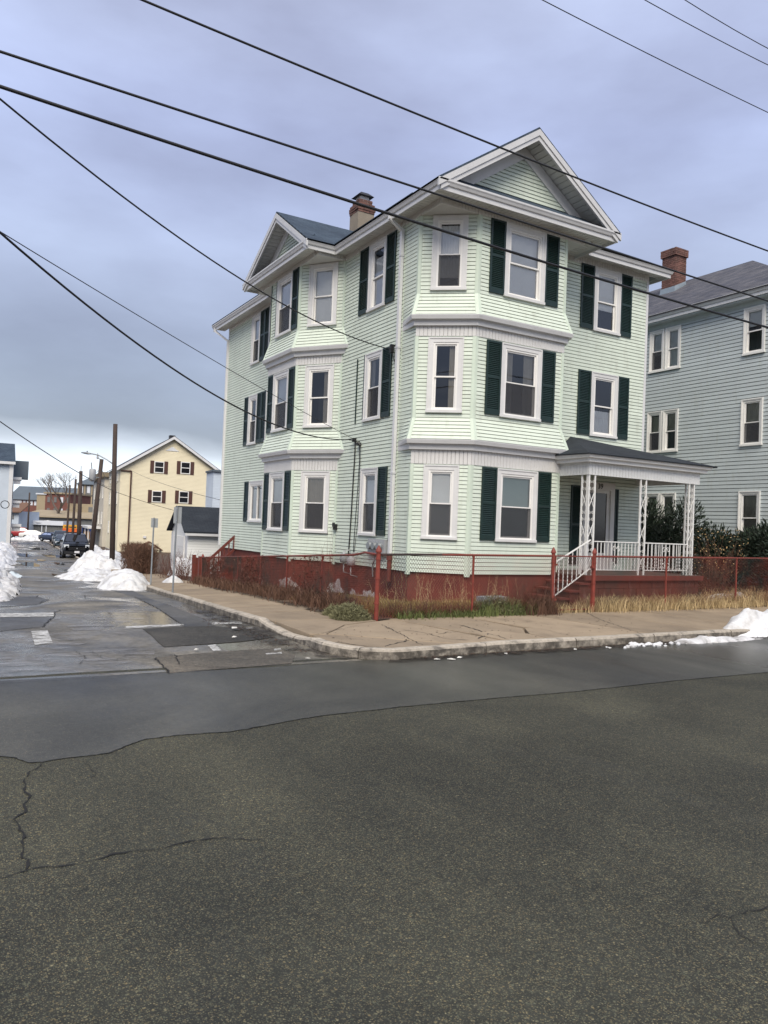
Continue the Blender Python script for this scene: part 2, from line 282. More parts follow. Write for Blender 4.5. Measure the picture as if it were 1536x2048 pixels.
# ------------------------------------------------------------------ mesh helpers
WL = {}      # world offset of each parent
class MB:
    def __init__(s): s.v = []; s.f = []; s.uv = None
    def add(s, vs, fs):
        k = len(s.v); s.v += [tuple(x) for x in vs]; s.f += [tuple(i+k for i in f) for f in fs]; return s
    def hexa(s, b, t): # 4 bottom, 4 top corners, counter-clockwise from above
        return s.add(list(b)+list(t), [(3, 2, 1, 0), (4, 5, 6, 7), (0, 1, 5, 4), (1, 2, 6, 5), (2, 3, 7, 6), (3, 0, 4, 7)])
    def box(s, x0, x1, y0, y1, z0, z1):
        return s.hexa([(x0, y0, z0), (x1, y0, z0), (x1, y1, z0), (x0, y1, z0)], [(x0, y0, z1), (x1, y0, z1), (x1, y1, z1), (x0, y1, z1)])
    def obox(s, c, ax, h): # centre, 3 axis vectors, half sizes
        c = Vector(c); a, b, d = [Vector(v)*k for v, k in zip(ax, h)]
        return s.hexa([c-a-b-d, c+a-b-d, c+a+b-d, c-a+b-d], [c-a-b+d, c+a-b+d, c+a+b+d, c-a+b+d])
    def beam(s, p, q, w, h, up=(0, 0, 1)):
        p, q = Vector(p), Vector(q); d = (q-p); l = d.length; d.normalize(); sd_ = d.cross(Vector(up)).normalized(); u = sd_.cross(d)
        return s.obox((p+q)/2, (d, sd_, u), (l/2, w/2, h/2))
    def tube(s, pts, r, n=8, cap=True):
        pts = [Vector(p) for p in pts]; k0 = len(s.v); rs = r if isinstance(r, (list, tuple)) else [r]*len(pts)
        for i, p in enumerate(pts):
            d = (pts[min(i+1, len(pts)-1)]-pts[max(i-1, 0)]).normalized()
            a = d.cross(Vector((0, 0, 1)) if abs(d.z) < .95 else Vector((1, 0, 0))).normalized(); b = d.cross(a)
            for j in range(n):
                t = 2*math.pi*j/n; s.v.append(tuple(p+a*(rs[i]*math.cos(t))+b*(rs[i]*math.sin(t))))
        for i in range(len(pts)-1):
            for j in range(n):
                a_ = k0+i*n+j; b_ = k0+i*n+(j+1) % n; s.f.append((a_, b_, b_+n, a_+n))
        if cap: s.f.append(tuple(k0+j for j in range(n))[::-1]); s.f.append(tuple(k0+(len(pts)-1)*n+j for j in range(n)))
        return s
    def poly(s, pts): return s.add(pts, [tuple(range(len(pts)))])
    def slab(s, pts, th): # planar polygon thickened straight down
        n = len(pts); lo = [(p[0], p[1], p[2]-th) for p in pts]
        return s.add(list(pts)+lo, [tuple(range(n)), tuple(range(2*n-1, n-1, -1))]+[(i, i+n, (i+1) % n+n, (i+1) % n) for i in range(n)])
    def lathe(s, base, prof, n=12):
        k0 = len(s.v); base = Vector(base)
        for r, z in prof:
            for j in range(n): t = 2*math.pi*j/n; s.v.append((base.x+r*math.cos(t), base.y+r*math.sin(t), base.z+z))
        for i in range(len(prof)-1):
            for j in range(n): a = k0+i*n+j; b = k0+i*n+(j+1) % n; s.f.append((a, b, b+n, a+n))
        s.f.append(tuple(k0+j for j in range(n))[::-1]); s.f.append(tuple(k0+(len(prof)-1)*n+j for j in range(n))); return s

def obj(name, mb, m, parent=None, smooth=False, kind=None, local=False, uv=None):
    o_ = WL.get(parent.name, Vector()) if parent is not None and not local else Vector()
    me = bpy.data.meshes.new(name); me.from_pydata([(x-o_.x, y-o_.y, z-o_.z) for x, y, z in mb.v] if o_.length else mb.v, [], mb.f)
    me.materials.append(M[m])
    if uv:
        ul = me.uv_layers.new(name='UVMap')
        for lp in me.loops: ul.data[lp.index].uv = uv[lp.vertex_index]
    if smooth: me.shade_smooth()
    o = bpy.data.objects.new(name, me); col.objects.link(o)
    if parent is not None: o.parent = parent; WL[o.name] = o_
    if kind: o['kind'] = kind
    return o
def tag(o, label, cat, group=None):
    o['label'] = label; o['category'] = cat
    if group: o['group'] = group
    return o
def thing(name, label, cat, loc=(0, 0, 0), rz=0, group=None):
    o = bpy.data.objects.new(name, None); col.objects.link(o); o.location = loc; o.rotation_euler = (0, 0, rz); o.empty_display_size = .2
    WL[o.name] = Vector(loc); return tag(o, label, cat, group)
def copy_tree(o, parent=None):
    c = o.copy(); col.objects.link(c); c.parent = parent
    for ch in list(o.children): copy_tree(ch, c)
    return c
def struct(name, mb, m, smooth=False): return obj(name, mb, m, None, smooth, 'structure')
def roof_poly(name, pts, m, parent, th=.06):
    """planar roof face, thickened, UV in metres: u along the eave (pts[0]->pts[1]), v up the slope"""
    P0 = Vector(pts[0]); u = (Vector(pts[1])-P0).normalized(); nrm = None
    for q in pts[2:]:
        nrm = u.cross(Vector(q)-P0)
        if nrm.length > 1e-4: break
    nrm.normalize(); v = nrm.cross(u)
    mb = MB(); mb.slab(pts, th)
    uv = [((Vector(p)-P0).dot(u), (Vector(p)-P0).dot(v)) for p in mb.v]
    return obj(name, mb, m, parent, uv=uv)
def drape(poly, dz, step=.4, hf=None):
    """sheet over the sloping street: y-monotone polygon cut into rows"""
    hf = hf or (lambda x, y: P(y)); ys = [p[1] for p in poly]; y0, y1 = min(ys), max(ys)
    brk = sorted(set([y0, y1]+[y for y in ys]+[y for y, _ in PROF if y0 < y < y1])); rows = []
    for a, b in zip(brk, brk[1:]):
        k = max(1, int((b-a)/step+.999)) if b-a > 1e-6 else 0
        rows += [a+(b-a)*i/k for i in range(k)]
    rows.append(y1); mb = MB(); n = len(poly); prev = None
    def xs(y):
        r = []
        for i in range(n):
            (x0, ya), (x1, yb) = poly[i], poly[(i+1) % n]
            if abs(ya-yb) < 1e-9:
                if abs(y-ya) < 1e-9: r += [x0, x1]
            elif min(ya, yb)-1e-9 <= y <= max(ya, yb)+1e-9: r.append(x0+(x1-x0)*(y-ya)/(yb-ya))
        return min(r), max(r)
    for y in rows:
        a, b = xs(y); k = len(mb.v); mb.v += [(a, y, hf(a, y)+dz), (b, y, hf(b, y)+dz)]
        if prev is not None: mb.f.append((prev, prev+1, k+1, k))
        prev = k
    return mb
rng = random.Random(7)

# ------------------------------------------------------------------ ground, streets, kerb, sidewalk
KERB = [(80, -4.75), (12, -4.85), (4, -4.92), (-2.05, -4.98), (-3.2, -5.08), (-3.87, -5.10), (-4.28, -4.93), (-4.5, -4.5), (-4.55, -4.05), (-4.46, -3.0), (-4.38, -2.0), (-4.2, 1.5), (-3.95, 4.5), (-3.55, 9), (-3.0, 14), (-2.45, 20), (-1.0, 38), (2.0, 75), (5.6, 118)]
def kx(y): # right kerb of the side street
    pts = KERB[8:]
    for (x0, y0), (x1, y1) in zip(pts, pts[1:]):
        if y <= y1: return x0+(x1-x0)*(y-y0)/(y1-y0)
    return pts[-1][0]
ROADW = 5.3
mb = MB(); ysr = [-1500, -60, -24]+[y for y, _ in PROF[1:]]+[1800]
for i, y in enumerate(ysr):
    for x in (-1500, 1500): mb.v.append((x, y, P(y)-.06))
    if i: k = 2*i; mb.f.append((k-2, k-1, k+1, k))
struct('ground', mb, 'soil')
mb = MB(); mb.poly([(-80, -21, 0), (90, -21, 0), (90, -4.7, 0), (-80, -4.7, 0)]); struct('main_road', mb, 'asphalt_main')
SEAM_PX = [(0, 218), (60, 225), (110, 243), (160, 240), (250, 225), (370, 213), (430, 203), (500, 172), (560, 152), (700, 136), (880, 124), (1010, 102), (1120, 80), (1250, 60), (1420, 42), (1536, 28)]
SEAM_PX = [(x*.5208, 1400+y*.5208) for x, y in SEAM_PX]+[(1000, 1396), (1150, 1384), (1350, 1362), (1536, 1345)]
seam = [(-60, -7.9)]+[tuple(pxg(*p)[:2]) for p in SEAM_PX]+[(6, -7.6), (30, -7.3), (70, -7.3)]
mb = MB(); mb.poly([(x, y, .004) for x, y in seam]+[(70, -4.86, .004), (4, -5.0, .004), (-3.9, -5.05, .004), (-4.49, -4.98, .004), (-5.7, -5.08, .004), (-7.2, -5.02, .004), (-8.75, -4.93, .004), (-60, -4.8, .004)])
struct('resurfaced_road_strip', mb, 'asphalt_strip')
poly = [(kx(y)+.05, y) for _, y in KERB[8:]]; poly = [(-4.3, -4.98)]+poly+[(5.6-ROADW, 118)]+[(kx(y)-ROADW-max(0, (3-y))*2.2, y) for y in (75, 38, 20, 14, 9, 4.5, 1.5, -2, -4.98)]
mb = drape(poly, .002, .5); struct('side_street', mb, 'asphalt_side')
mb = MB(); mb.poly([(-30, 116, P(116)-.01), (60, 116, P(116)-.01), (60, 138, -2.57), (-30, 138, -2.57)]); struct('cross_street', mb, 'asphalt_side')

Z4 = lambda pts: [tuple(pxg(x*.36458, 1140+y*.36458)[:2]) for x, y in pts]
def sheet(name, pts, m, dz): return struct(name, drape(pts, dz, .25), m)
sheet('asphalt_patch', Z4([(600, 108), (715, 108), (830, 160), (1100, 262), (1172, 308), (1010, 312), (880, 222), (740, 150)]), 'asphalt_smooth', .006)
sheet('asphalt_patch', Z4([(780, 325), (1010, 313), (1172, 309), (1370, 330), (1500, 372), (1320, 396), (900, 425), (868, 400), (830, 360)]), 'asphalt_patch', .009)
sheet('asphalt_patch', Z4([(850, 485), (960, 470), (1320, 442), (1520, 430), (1620, 470), (1600, 515), (930, 568)]), 'asphalt_brown', .006)
sheet('asphalt_patch', Z4([(0, 262), (295, 262), (240, 312), (0, 338)]), 'asphalt_smooth', .006)
sheet('asphalt_patch', Z4([(0, 152), (200, 145), (270, 165), (200, 192), (0, 205)]), 'asphalt_smooth', .006)
for pts in ([(690, 313), (1005, 299), (1010, 309), (690, 325)], [(1162, 291), (1320, 287), (1330, 298), (1166, 303)], [(1455, 461), (1545, 454), (1548, 464), (1460, 468)], [(1500, 438), (1540, 433), (1540, 444), (1505, 446)], [(1350, 319), (1385, 318), (1385, 327), (1352, 328)], [(0, 240), (300, 237), (296, 258), (0, 262)], [(1140, 418), (1180, 412), (1215, 445), (1170, 450)], [(170, 340), (260, 335), (290, 405), (190, 415)]):
    sheet('road_marking', Z4(pts), 'road_paint', .013)
for pts in ([(290, 262), (560, 240), (640, 330), (420, 350)], [(60, 372), (560, 330), (700, 350), (330, 440), (100, 420)], [(0, 470), (500, 440), (860, 430), (840, 480), (500, 560), (0, 600)], [(560, 180), (700, 150), (830, 260), (640, 300)]):
    sheet('salt_stain', Z4(pts), 'road_salt', .011)
def crack(px_pts, w=.010, seed=1, dz=.012, walk=False):
    rr = random.Random(seed); w3 = []
    q = [pxg(*p, .18 if walk else 0) for p in px_pts]; pts = []
    for a, b in zip(q, q[1:]):
        n = max(2, int((b-a).length/.035))
        for i in range(n): pts.append(a.lerp(b, i/n))
    pts.append(q[-1]); mb = MB(); drift = Vector((0, 0, 0))
    for i, p in enumerate(pts):
        d = (pts[min(i+1, len(pts)-1)]-pts[max(i-1, 0)]); d.z = 0; d.normalize(); n = Vector((-d.y, d.x, 0))
        o_ = n*(mn.noise(Vector((i*.31, seed*3.7, 0)))*(.012 if seed == 1 else .035)+rr.uniform(-.008, .008)); ww = w*rr.uniform(.25, 1.3)*(.6+.8*abs(mn.noise(Vector((i*.09, seed, 5)))))
        c = p+o_
        for sgn in (-1, 1): v = c+n*(ww*sgn*.5); mb.v.append((v.x, v.y, (hs(v.x, v.y) if walk else P(v.y))+dz))
        if i: k = 2*i; mb.f.append((k-2, k-1, k+1, k))
    return struct('sidewalk_crack' if walk else 'road_crack', mb, 'crack')
cr = lambda pts: [(x*.5208, 1400+y*.5208) for x, y in pts]
crack(SEAM_PX, .014, 1, .007)
crack(cr([(160, 240), (100, 290), (85, 330), (115, 370), (105, 410), (60, 460), (75, 510), (92, 560), (85, 610), (112, 650)]), .015, 2, .007)
crack(cr([(0, 688), (60, 672), (112, 652), (240, 638), (330, 632), (430, 597), (560, 578), (650, 565), (760, 540), (820, 535), (1000, 540)]), .012, 3, .007)
crack(cr([(320, 235), (345, 262), (365, 290), (350, 305)]), .005, 4, .007)
crack([(1536, 1815), (1500, 1825), (1462, 1840), (1440, 1836), (1410, 1850)], .010, 5, .007); crack([(1462, 1840), (1475, 1870), (1520, 1890)], .006, 6, .007)
crack(cr([(0, 915), (90, 905)]), .007, 7, .007)
c4 = lambda pts: [(x*.36458, 1140+y*.36458) for x, y in pts]
for i, (pts, w_) in enumerate([([(0, 632), (250, 615), (500, 598), (930, 570), (1250, 545), (1536, 522)], .014), ([(0, 205), (130, 195), (215, 188), (240, 170), (275, 163)], .03), ([(0, 340), (235, 316), (265, 280), (295, 262), (300, 235), (330, 222), (480, 214), (645, 212)], .03), ([(465, 140), (468, 157), (560, 160)], .025), ([(465, 140), (610, 148)], .02), ([(740, 150), (880, 222), (1010, 312)], .02), ([(30, 463), (230, 452), (390, 447), (500, 435), (760, 428), (900, 425)], .02), ([(410, 450), (470, 480), (440, 520)], .01), ([(500, 445), (560, 490), (640, 500), (700, 470), (850, 485)], .012), ([(850, 485), (930, 570)], .025), ([(850, 485), (960, 468), (985, 525)], .02), ([(975, 527), (1280, 540)], .015), ([(1100, 262), (1172, 308)], .012), ([(20, 155), (130, 145), (210, 140), (200, 155)], .02)]):
    crack(c4(pts), w_, 20+i, .016)

def dirt_mat():
    m, t, b = nodes_of('gutter_dirt'); v = geo_pos(t); n = noise(t, v, 3.2, 8, .7); b.inputs['Base Color'].default_value = (.022, .016, .012, 1); b.inputs['Roughness'].default_value = .5
    t.links.new(ramp(t, n, [(.42, (0, 0, 0)), (.62, (.92, .92, .92))]), b.inputs['Alpha'])
dirt_mat()
sheet('gutter_dirt', [(-4.1, -5.32), (4.5, -5.2), (12, -5.1), (12, -4.8), (4, -4.9), (-3.9, -5.03)], 'gutter_dirt', .014)
sheet('gutter_dirt', [(-5.0, -4.2), (-4.55, -4.9), (-4.2, -4.85), (-4.3, -3), (-4.2, 0), (-4.1, 2.5), (-4.45, 2.5), (-4.9, -1.2)], 'gutter_dirt', .018)
sheet('sidewalk_dirt', [(-3.0, -1.4), (-2.3, -1.4), (-1.7, 9), (-2.1, 9)], 'gutter_dirt', .215)

# granite kerb stones
def arc(path):
    s = [0]
    for a, b in zip(path, path[1:]): s.append(s[-1]+math.hypot(b[0]-a[0], b[1]-a[1]))
    return s
KS = arc(KERB)
def kpt(s):
    for i in range(len(KS)-1):
        if s <= KS[i+1] or i == len(KS)-2:
            t = (s-KS[i])/(KS[i+1]-KS[i]); a, b = KERB[i], KERB[i+1]; d = Vector((b[0]-a[0], b[1]-a[1], 0)).normalized()
            return Vector((a[0]+(b[0]-a[0])*t, a[1]+(b[1]-a[1])*t, 0)), d
def kerb_h(p):
    if p.x < -3.9 and -3.6 < p.y < -1.2: return .14-.085*max(0, 1-abs(p.y+2.4)/1.2)**.5
    return .145
kerb = struct('kerb', MB().box(40, 40.15, -4.79, -4.64, -.1, .13), 'granite')
s = 63.0; rk = random.Random(3)
joints = []
while s < KS[-1]-1:
    joints.append(s); p_, _ = kpt(s); s += rk.uniform(1.75, 2.2) if p_.y < 40 else 8
for a, b in zip(joints, joints[1:]):
    b -= .018; mb = MB(); n = max(2, int((b-a)/.22)) if b-a < 4 else 6; dz = rk.uniform(-.006, .006); dw = rk.uniform(-.008, .008)
    for i in range(n+1):
        p_, d_ = kpt(a+(b-a)*i/n); p2, d2 = kpt(min(KS[-1], a+(b-a)*i/n+.15)); d_ = (d_+d2).normalized(); nn = Vector((d_.y, -d_.x, 0))*-1
        nn = Vector((-d_.y, d_.x, 0)); nn = -nn   # inland side: to the right of travel (travelling -x then +y)
        h = kerb_h(p_)+dz+mn.noise(Vector((p_.x*3, p_.y*3, 2)))*.008; zb = P(p_.y); jt = mn.noise(Vector((p_.x*5, p_.y*5, 7)))*.012
        for o_, z_ in ((-.004+jt, -.12), (jt+dw, h-.035), (jt+.022+dw, h-.006), (.05, h+.002), (.165, h), (.165, -.12)):
            q = p_+nn*o_; mb.v.append((q.x, q.y, zb+z_))
        if i:
            k = 6*i
            for j in range(5): mb.f.append((k-6+j, k-6+j+1, k+j+1, k+j))
    mb.f.append((0, 1, 2, 3, 4, 5)); k = 6*n; mb.f.append(tuple(k+j for j in range(5, -1, -1)))
    obj('kerb_stone', mb, 'granite', kerb)

# sidewalk slabs
FX0, FY0 = -2.5, -2.15                                   # fence corner post
def fyl(x): return FY0+.02*(x-FX0)                       # front fence line
def fxl(y): return FX0+.085*(y-FY0)                      # side fence line
def hs(x, y):
    d = min(max(0, y+4.8), max(0, x-kx(max(y, -4))-.16)) if x < -2.4 else max(0, y+4.8)
    if x < -2.4 and y > -2.2: d = max(0, x-kx(y)-.16)
    low = 0
    return P(y)+.138+.028*min(d, 2.7)
sidewalk = struct('sidewalk', MB().box(60, 61, -4.6, -2.2, 0, .14), 'concrete')
def slab(pts, tilt=0, seed=0):
    rr = random.Random(seed); cx = sum(p[0] for p in pts)/len(pts); cy = sum(p[1] for p in pts)/len(pts); tx, ty = rr.uniform(-1, 1)*tilt, rr.uniform(-1, 1)*tilt
    top = []; m_ = len(pts)
    for i in range(m_):   # edges subdivided so slabs follow the slope
        a, b = pts[i], pts[(i+1) % m_]; n = max(1, int(math.hypot(a[0]-b[0], a[1]-b[1])/.6))
        for j in range(n): x, y = a[0]+(b[0]-a[0])*j/n, a[1]+(b[1]-a[1])*j/n; top.append((x, y, hs(x, y)+tx*(x-cx)+ty*(y-cy)+rr.uniform(0, .003)))
    k = len(top); mb = MB(); ch = .008
    ins = [(x+(cx-x)*ch*1.2, y+(cy-y)*ch*1.2, z) for x, y, z in top]; lo = [(x, y, z-.012) for x, y, z in top]; bt = [(x, y, z-.14) for x, y, z in top]
    mb.v = ins+lo+bt+[(cx, cy, hs(cx, cy))]
    for i in range(k):
        j = (i+1) % k; mb.f += [(3*k, i, j), (i, k+i, k+j, j), (k+i, 2*k+i, 2*k+j, k+j)]
    return obj('paving_slab', mb, 'concrete', sidewalk)
xs_ = [-2.15]
while xs_[-1] < 16: xs_.append(xs_[-1]+rk.uniform(1.5, 1.75))
def fkerb(x):   # inner edge of the kerb on the front street
    pts = [k for k in KERB if k[0] > -3.9][::-1]
    for (x0, y0), (x1, y1) in zip(pts[::-1], pts[::-1][1:]):
        if x1 <= x <= x0: return y1+(y0-y1)*(x-x1)/(x0-x1)+.172
    return -4.9
g_ = .016
for i, (a, b) in enumerate(zip(xs_, xs_[1:])):
    a += g_; b -= g_; sk = .55
    A, B, C_, D_ = (a+sk*.9, fkerb(a+sk*.9)), (b+sk*.9, fkerb(b+sk*.9)), (b-sk*.2, fyl(b)-.05), (a-sk*.2, fyl(a)-.05)
    if i == 0:   # cracked slab beside the corner
        m1 = (a+.95, -3.9); m2 = (b+.1, -3.75); m3 = (b-.25, -4.25)
        slab([A, (A[0]+.9, fkerb(A[0]+.9)), m3, m1, (a+.38, -4.0)], .012, 1); slab([(A[0]+.92, fkerb(A[0]+.92)), B, (m2[0]+.28, m2[1]-.12), m2, (m3[0]+.03, m3[1])], .012, 2)
        slab([(a+.36, -3.98), (m1[0], m1[1]+.02), (m3[0]-.02, m3[1]+.03), (m2[0]-.02, m2[1]+.02), C_, D_], .005, 3)
    else: slab([A, B, C_, D_], .004, 10+i)
# corner: three worn pieces round the kerb return
cor = [(-2.2, -2.2), (-1.66, fkerb(-1.66)), (-3.2, -4.9), (-3.9, -4.92), (-4.2, -4.72), (-4.36, -4.4), (-4.38, -3.9)]
slab([(-2.22, -2.22), (-1.70, -4.78), (-2.6, -4.83), (-3.55, -4.05), (-4.05, -3.35), (-3.3, -2.5)], .004, 31)
slab([(-2.63, -4.86), (-3.2, -4.9), (-3.88, -4.93), (-4.19, -4.74), (-4.36, -4.4), (-4.38, -3.9), (-4.33, -3.4), (-4.08, -3.36), (-3.57, -4.08)], .004, 32)
slab([(-3.31, -2.47), (-4.06, -3.32), (-4.29, -3.2), (-4.22, -2.2), (-4.17, -1.55), (fxl(-1.55)-.06, -1.55), (FX0-.02, -2.2)], .004, 33)
y = -1.53; i = 0
while y < 40:
    l_ = rk.uniform(1.4, 1.7) if y < 16 else 6; y2 = y+l_
    slab([(kx(y+g_)+.172, y+g_), (fxl(min(y, 13.5))-.06 if y < 13 else kx(y)+1.75, y+g_), (fxl(min(y2, 13.5))-.06 if y2 < 13.6 else kx(y2)+1.75, y2-g_), (kx(y2)+.172, y2-g_)], .004, 50+i); y = y2; i += 1

c5 = lambda pts: [(600+x*.345, 1180+y*.345) for x, y in pts]
for i, (pts, w_) in enumerate([([(110, 288), (230, 290), (330, 305), (400, 315), (480, 318)], .03), ([(490, 312), (560, 295), (640, 280)], .035), ([(590, 230), (700, 240), (800, 262), (870, 275), (980, 278)], .022), ([(800, 250), (860, 240), (920, 238)], .018), ([(1035, 270), (1090, 247), (1040, 232), (930, 205)], .035), ([(470, 202), (600, 258), (715, 305)], .02), ([(1090, 245), (1200, 270)], .03), ([(40, 255), (200, 225), (330, 205)], .014), ([(250, 248), (290, 275), (330, 276), (420, 285)], .010)]):
    crack(c5(pts), w_, 60+i, .006, True)
for i, pts in enumerate([[(1130, 1212), (1200, 1240), (1280, 1262)], [(1440, 1215), (1536, 1232)]]): crack(pts, .02, 80+i, .006, True)

# yards: house lot and everything right of the side street
mb = MB(); rows = [-2.1+.45*i for i in range(36)]+[15, 18, 22, 28, 36, 50, 75, 118]; nx = 34
for r, y in enumerate(rows):
    x0 = fxl(y)-.05 if y < 13 else kx(y)+1.76
    yy = lambda x: y if r else fyl(x)-.04
    for i in range(nx+1):
        x = x0+(42-x0)*(i/nx)**1.6; Y = yy(x); edge = .0 if (i == 0 or r == 0) else .05
        mb.v.append((x, Y, hs(min(x, fxl(Y)), Y)*0+P(Y)+.20+edge+(.02*mn.noise(Vector((x*1.3, Y*1.3, 0))) if edge else 0)))
    if r:
        for i in range(nx): k = r*(nx+1)+i; mb.f.append((k-nx-1, k-nx, k+1, k))
struct('yard', mb, 'soil', True)
mb = MB(); rows = [3, 6, 9, 14, 20, 38, 75, 116]
for r, y in enumerate(rows):
    x1 = kx(y)-ROADW+.1
    for x in (-60, x1-4, x1): mb.v.append((x, y, P(y)+.12))
    if r:
        k = 3*r
        for j in (0, 1): mb.f.append((k-3+j, k-2+j, k+1+j, k+j))
struct('left_lot', mb, 'soil')

# ------------------------------------------------------------------ the mint house
def chain(pts, m_first=None, m_last=None):
    V = [Vector((x, y, 0)) for x, y in pts]; ns_ = []
    for a, b in zip(V, V[1:]): d = (b-a).normalized(); ns_.append(Vector((d.y, -d.x, 0)))
    ms = []
    for i in range(len(V)):
        if i == 0: ms.append(Vector((*m_first, 0)) if m_first else ns_[0])
        elif i == len(V)-1: ms.append(Vector((*m_last, 0)) if m_last else ns_[-1])
        else: ms.append((ns_[i-1]+ns_[i])/(1+ns_[i-1].dot(ns_[i])))
    return V, ns_, ms
class Facet:
    def __init__(s, P0, P1, m0, m1):
        s.P0, s.P1, s.m0, s.m1 = P0, P1, m0, m1; s.L = (P1-P0).length; s.d = (P1-P0)/s.L; s.n = Vector((s.d.y, -s.d.x, 0))
    def at(s, u, o, z):   # mitred offset
        t = u/s.L; p = s.P0.lerp(s.P1, t)+s.m0.lerp(s.m1, t)*o; return (p.x, p.y, z)
    def fl(s, u, o, z):   # square offset
        p = s.P0+s.d*u+s.n*o; return (p.x, p.y, z)
    def bx(s, mb, u0, u1, o0, o1, z0, z1):
        return mb.hexa([s.fl(u0, o1, z0), s.fl(u1, o1, z0), s.fl(u1, o0, z0), s.fl(u0, o0, z0)], [s.fl(u0, o1, z1), s.fl(u1, o1, z1), s.fl(u1, o0, z1), s.fl(u0, o0, z1)])
def facets(pts, **k):
    V, n_, ms = chain(pts, **k); return [Facet(V[i], V[i+1], ms[i], ms[i+1]) for i in range(len(V)-1)]
def sweep(mb, pts, prof, **k):
    V, n_, ms = chain(pts, **k); m_ = len(prof); k0 = len(mb.v)
    for p, q in zip(V, ms):
        for o, z in prof: r = p+q*o; mb.v.append((r.x, r.y, z))
    for i in range(len(V)-1):
        for j in range(m_): a = k0+i*m_+j; b = k0+i*m_+(j+1) % m_; mb.f.append((a, b, b+m_, a+m_))
    mb.f.append(tuple(k0+j for j in range(m_))[::-1]); mb.f.append(tuple(k0+(len(V)-1)*m_+j for j in range(m_))); return mb

CO = .0915; Z0 = .82; GAP = .15
ZF = [None, 3.86, 6.71]; ZFS = [None, 4.38, 7.245]; ZT = [3.32, 6.265, 9.07]; EF = .18
WZ = [(1.6, 3.3), (4.5, 6.235), (7.32, 9.055)]
YR, HW, HL = 1.0, 7.77, 14.3
house = thing('three_storey_house', 'three-storey mint green clapboard house with bay windows and dark green shutters on the corner', 'house', (3.9, 7, 0))
QP = [(0, 1.5), (0, .866), (1.0625, 0), (3.725, 0), (4.28, YR)]
QF = facets(QP, m_first=(0, 0), m_last=(1.0, 0))
RP = [(0, 9.07), (-.827, 7.89), (-.827, 5.805), (0, 4.62)]
RF = facets(RP, m_first=(0, 1.74), m_last=(0, -1.74))
SWF = facets([(0, HL), (0, 9.07)])[0]; SWN = facets([(0, 4.62), (0, 1.5)])[0]; FWF = facets([(4.28, YR), (HW, YR)])[0]

claps = []      # (size, MB)
def clap_zone(F, z0, z1, ops, offs=None, wt=1.0):
    n = max(1, round((z1-z0)/CO)); dz = (z1-z0)/n
    of = offs or (lambda z: 0)
    for i in range(n):
        a, b = z0+i*dz, z0+(i+1)*dz; iv = [(0, F.L)]
        for (u0, u1, w0, w1) in ops:
            if w0 < b-.01 and w1 > a+.01:
                nv = []
                for (s, e_) in iv:
                    if u1 <= s or u0 >= e_: nv.append((s, e_)); continue
                    if u0 > s: nv.append((s, u0))
                    if u1 < e_: nv.append((u1, e_))
                iv = nv
        parts = [(s, e_, a, b) for s, e_ in iv]
        for (u0, u1, w0, w1) in ops:
            if a+.012 < w1 < b-.012: parts.append((u0, u1, w1-GAP*CO, b))
            if a+.025 < w0 < b-.012: parts.append((u0, u1, a, w0))
        for s, e_, a, b in parts:
            if e_-s < .03: continue
            a_ = a+GAP*CO; oa, ob = of(a)+.019, of(b)+.009; mb = MB()
            mb.hexa([F.at(s, oa, a_), F.at(e_, oa, a_), F.at(e_, of(a)-.012, a_), F.at(s, of(a)-.012, a_)], [F.at(s, ob, b+.002), F.at(e_, ob, b+.002), F.at(e_, of(b)-.012, b+.002), F.at(s, of(b)-.012, b+.002)])
            claps.append(((e_-s)*wt, mb))
def flare(fl): return lambda z: EF*max(0, min(1, (ZFS[fl]-z)/(ZFS[fl]-ZF[fl])))
def bay_claps(F, ops, wt):
    clap_zone(F, Z0, ZT[0], ops, None, wt)
    for k in (1, 2):
        clap_zone(F, ZF[k]+.01, ZFS[k], ops, flare(k), wt); clap_zone(F, ZFS[k], ZT[k], ops, None, wt)

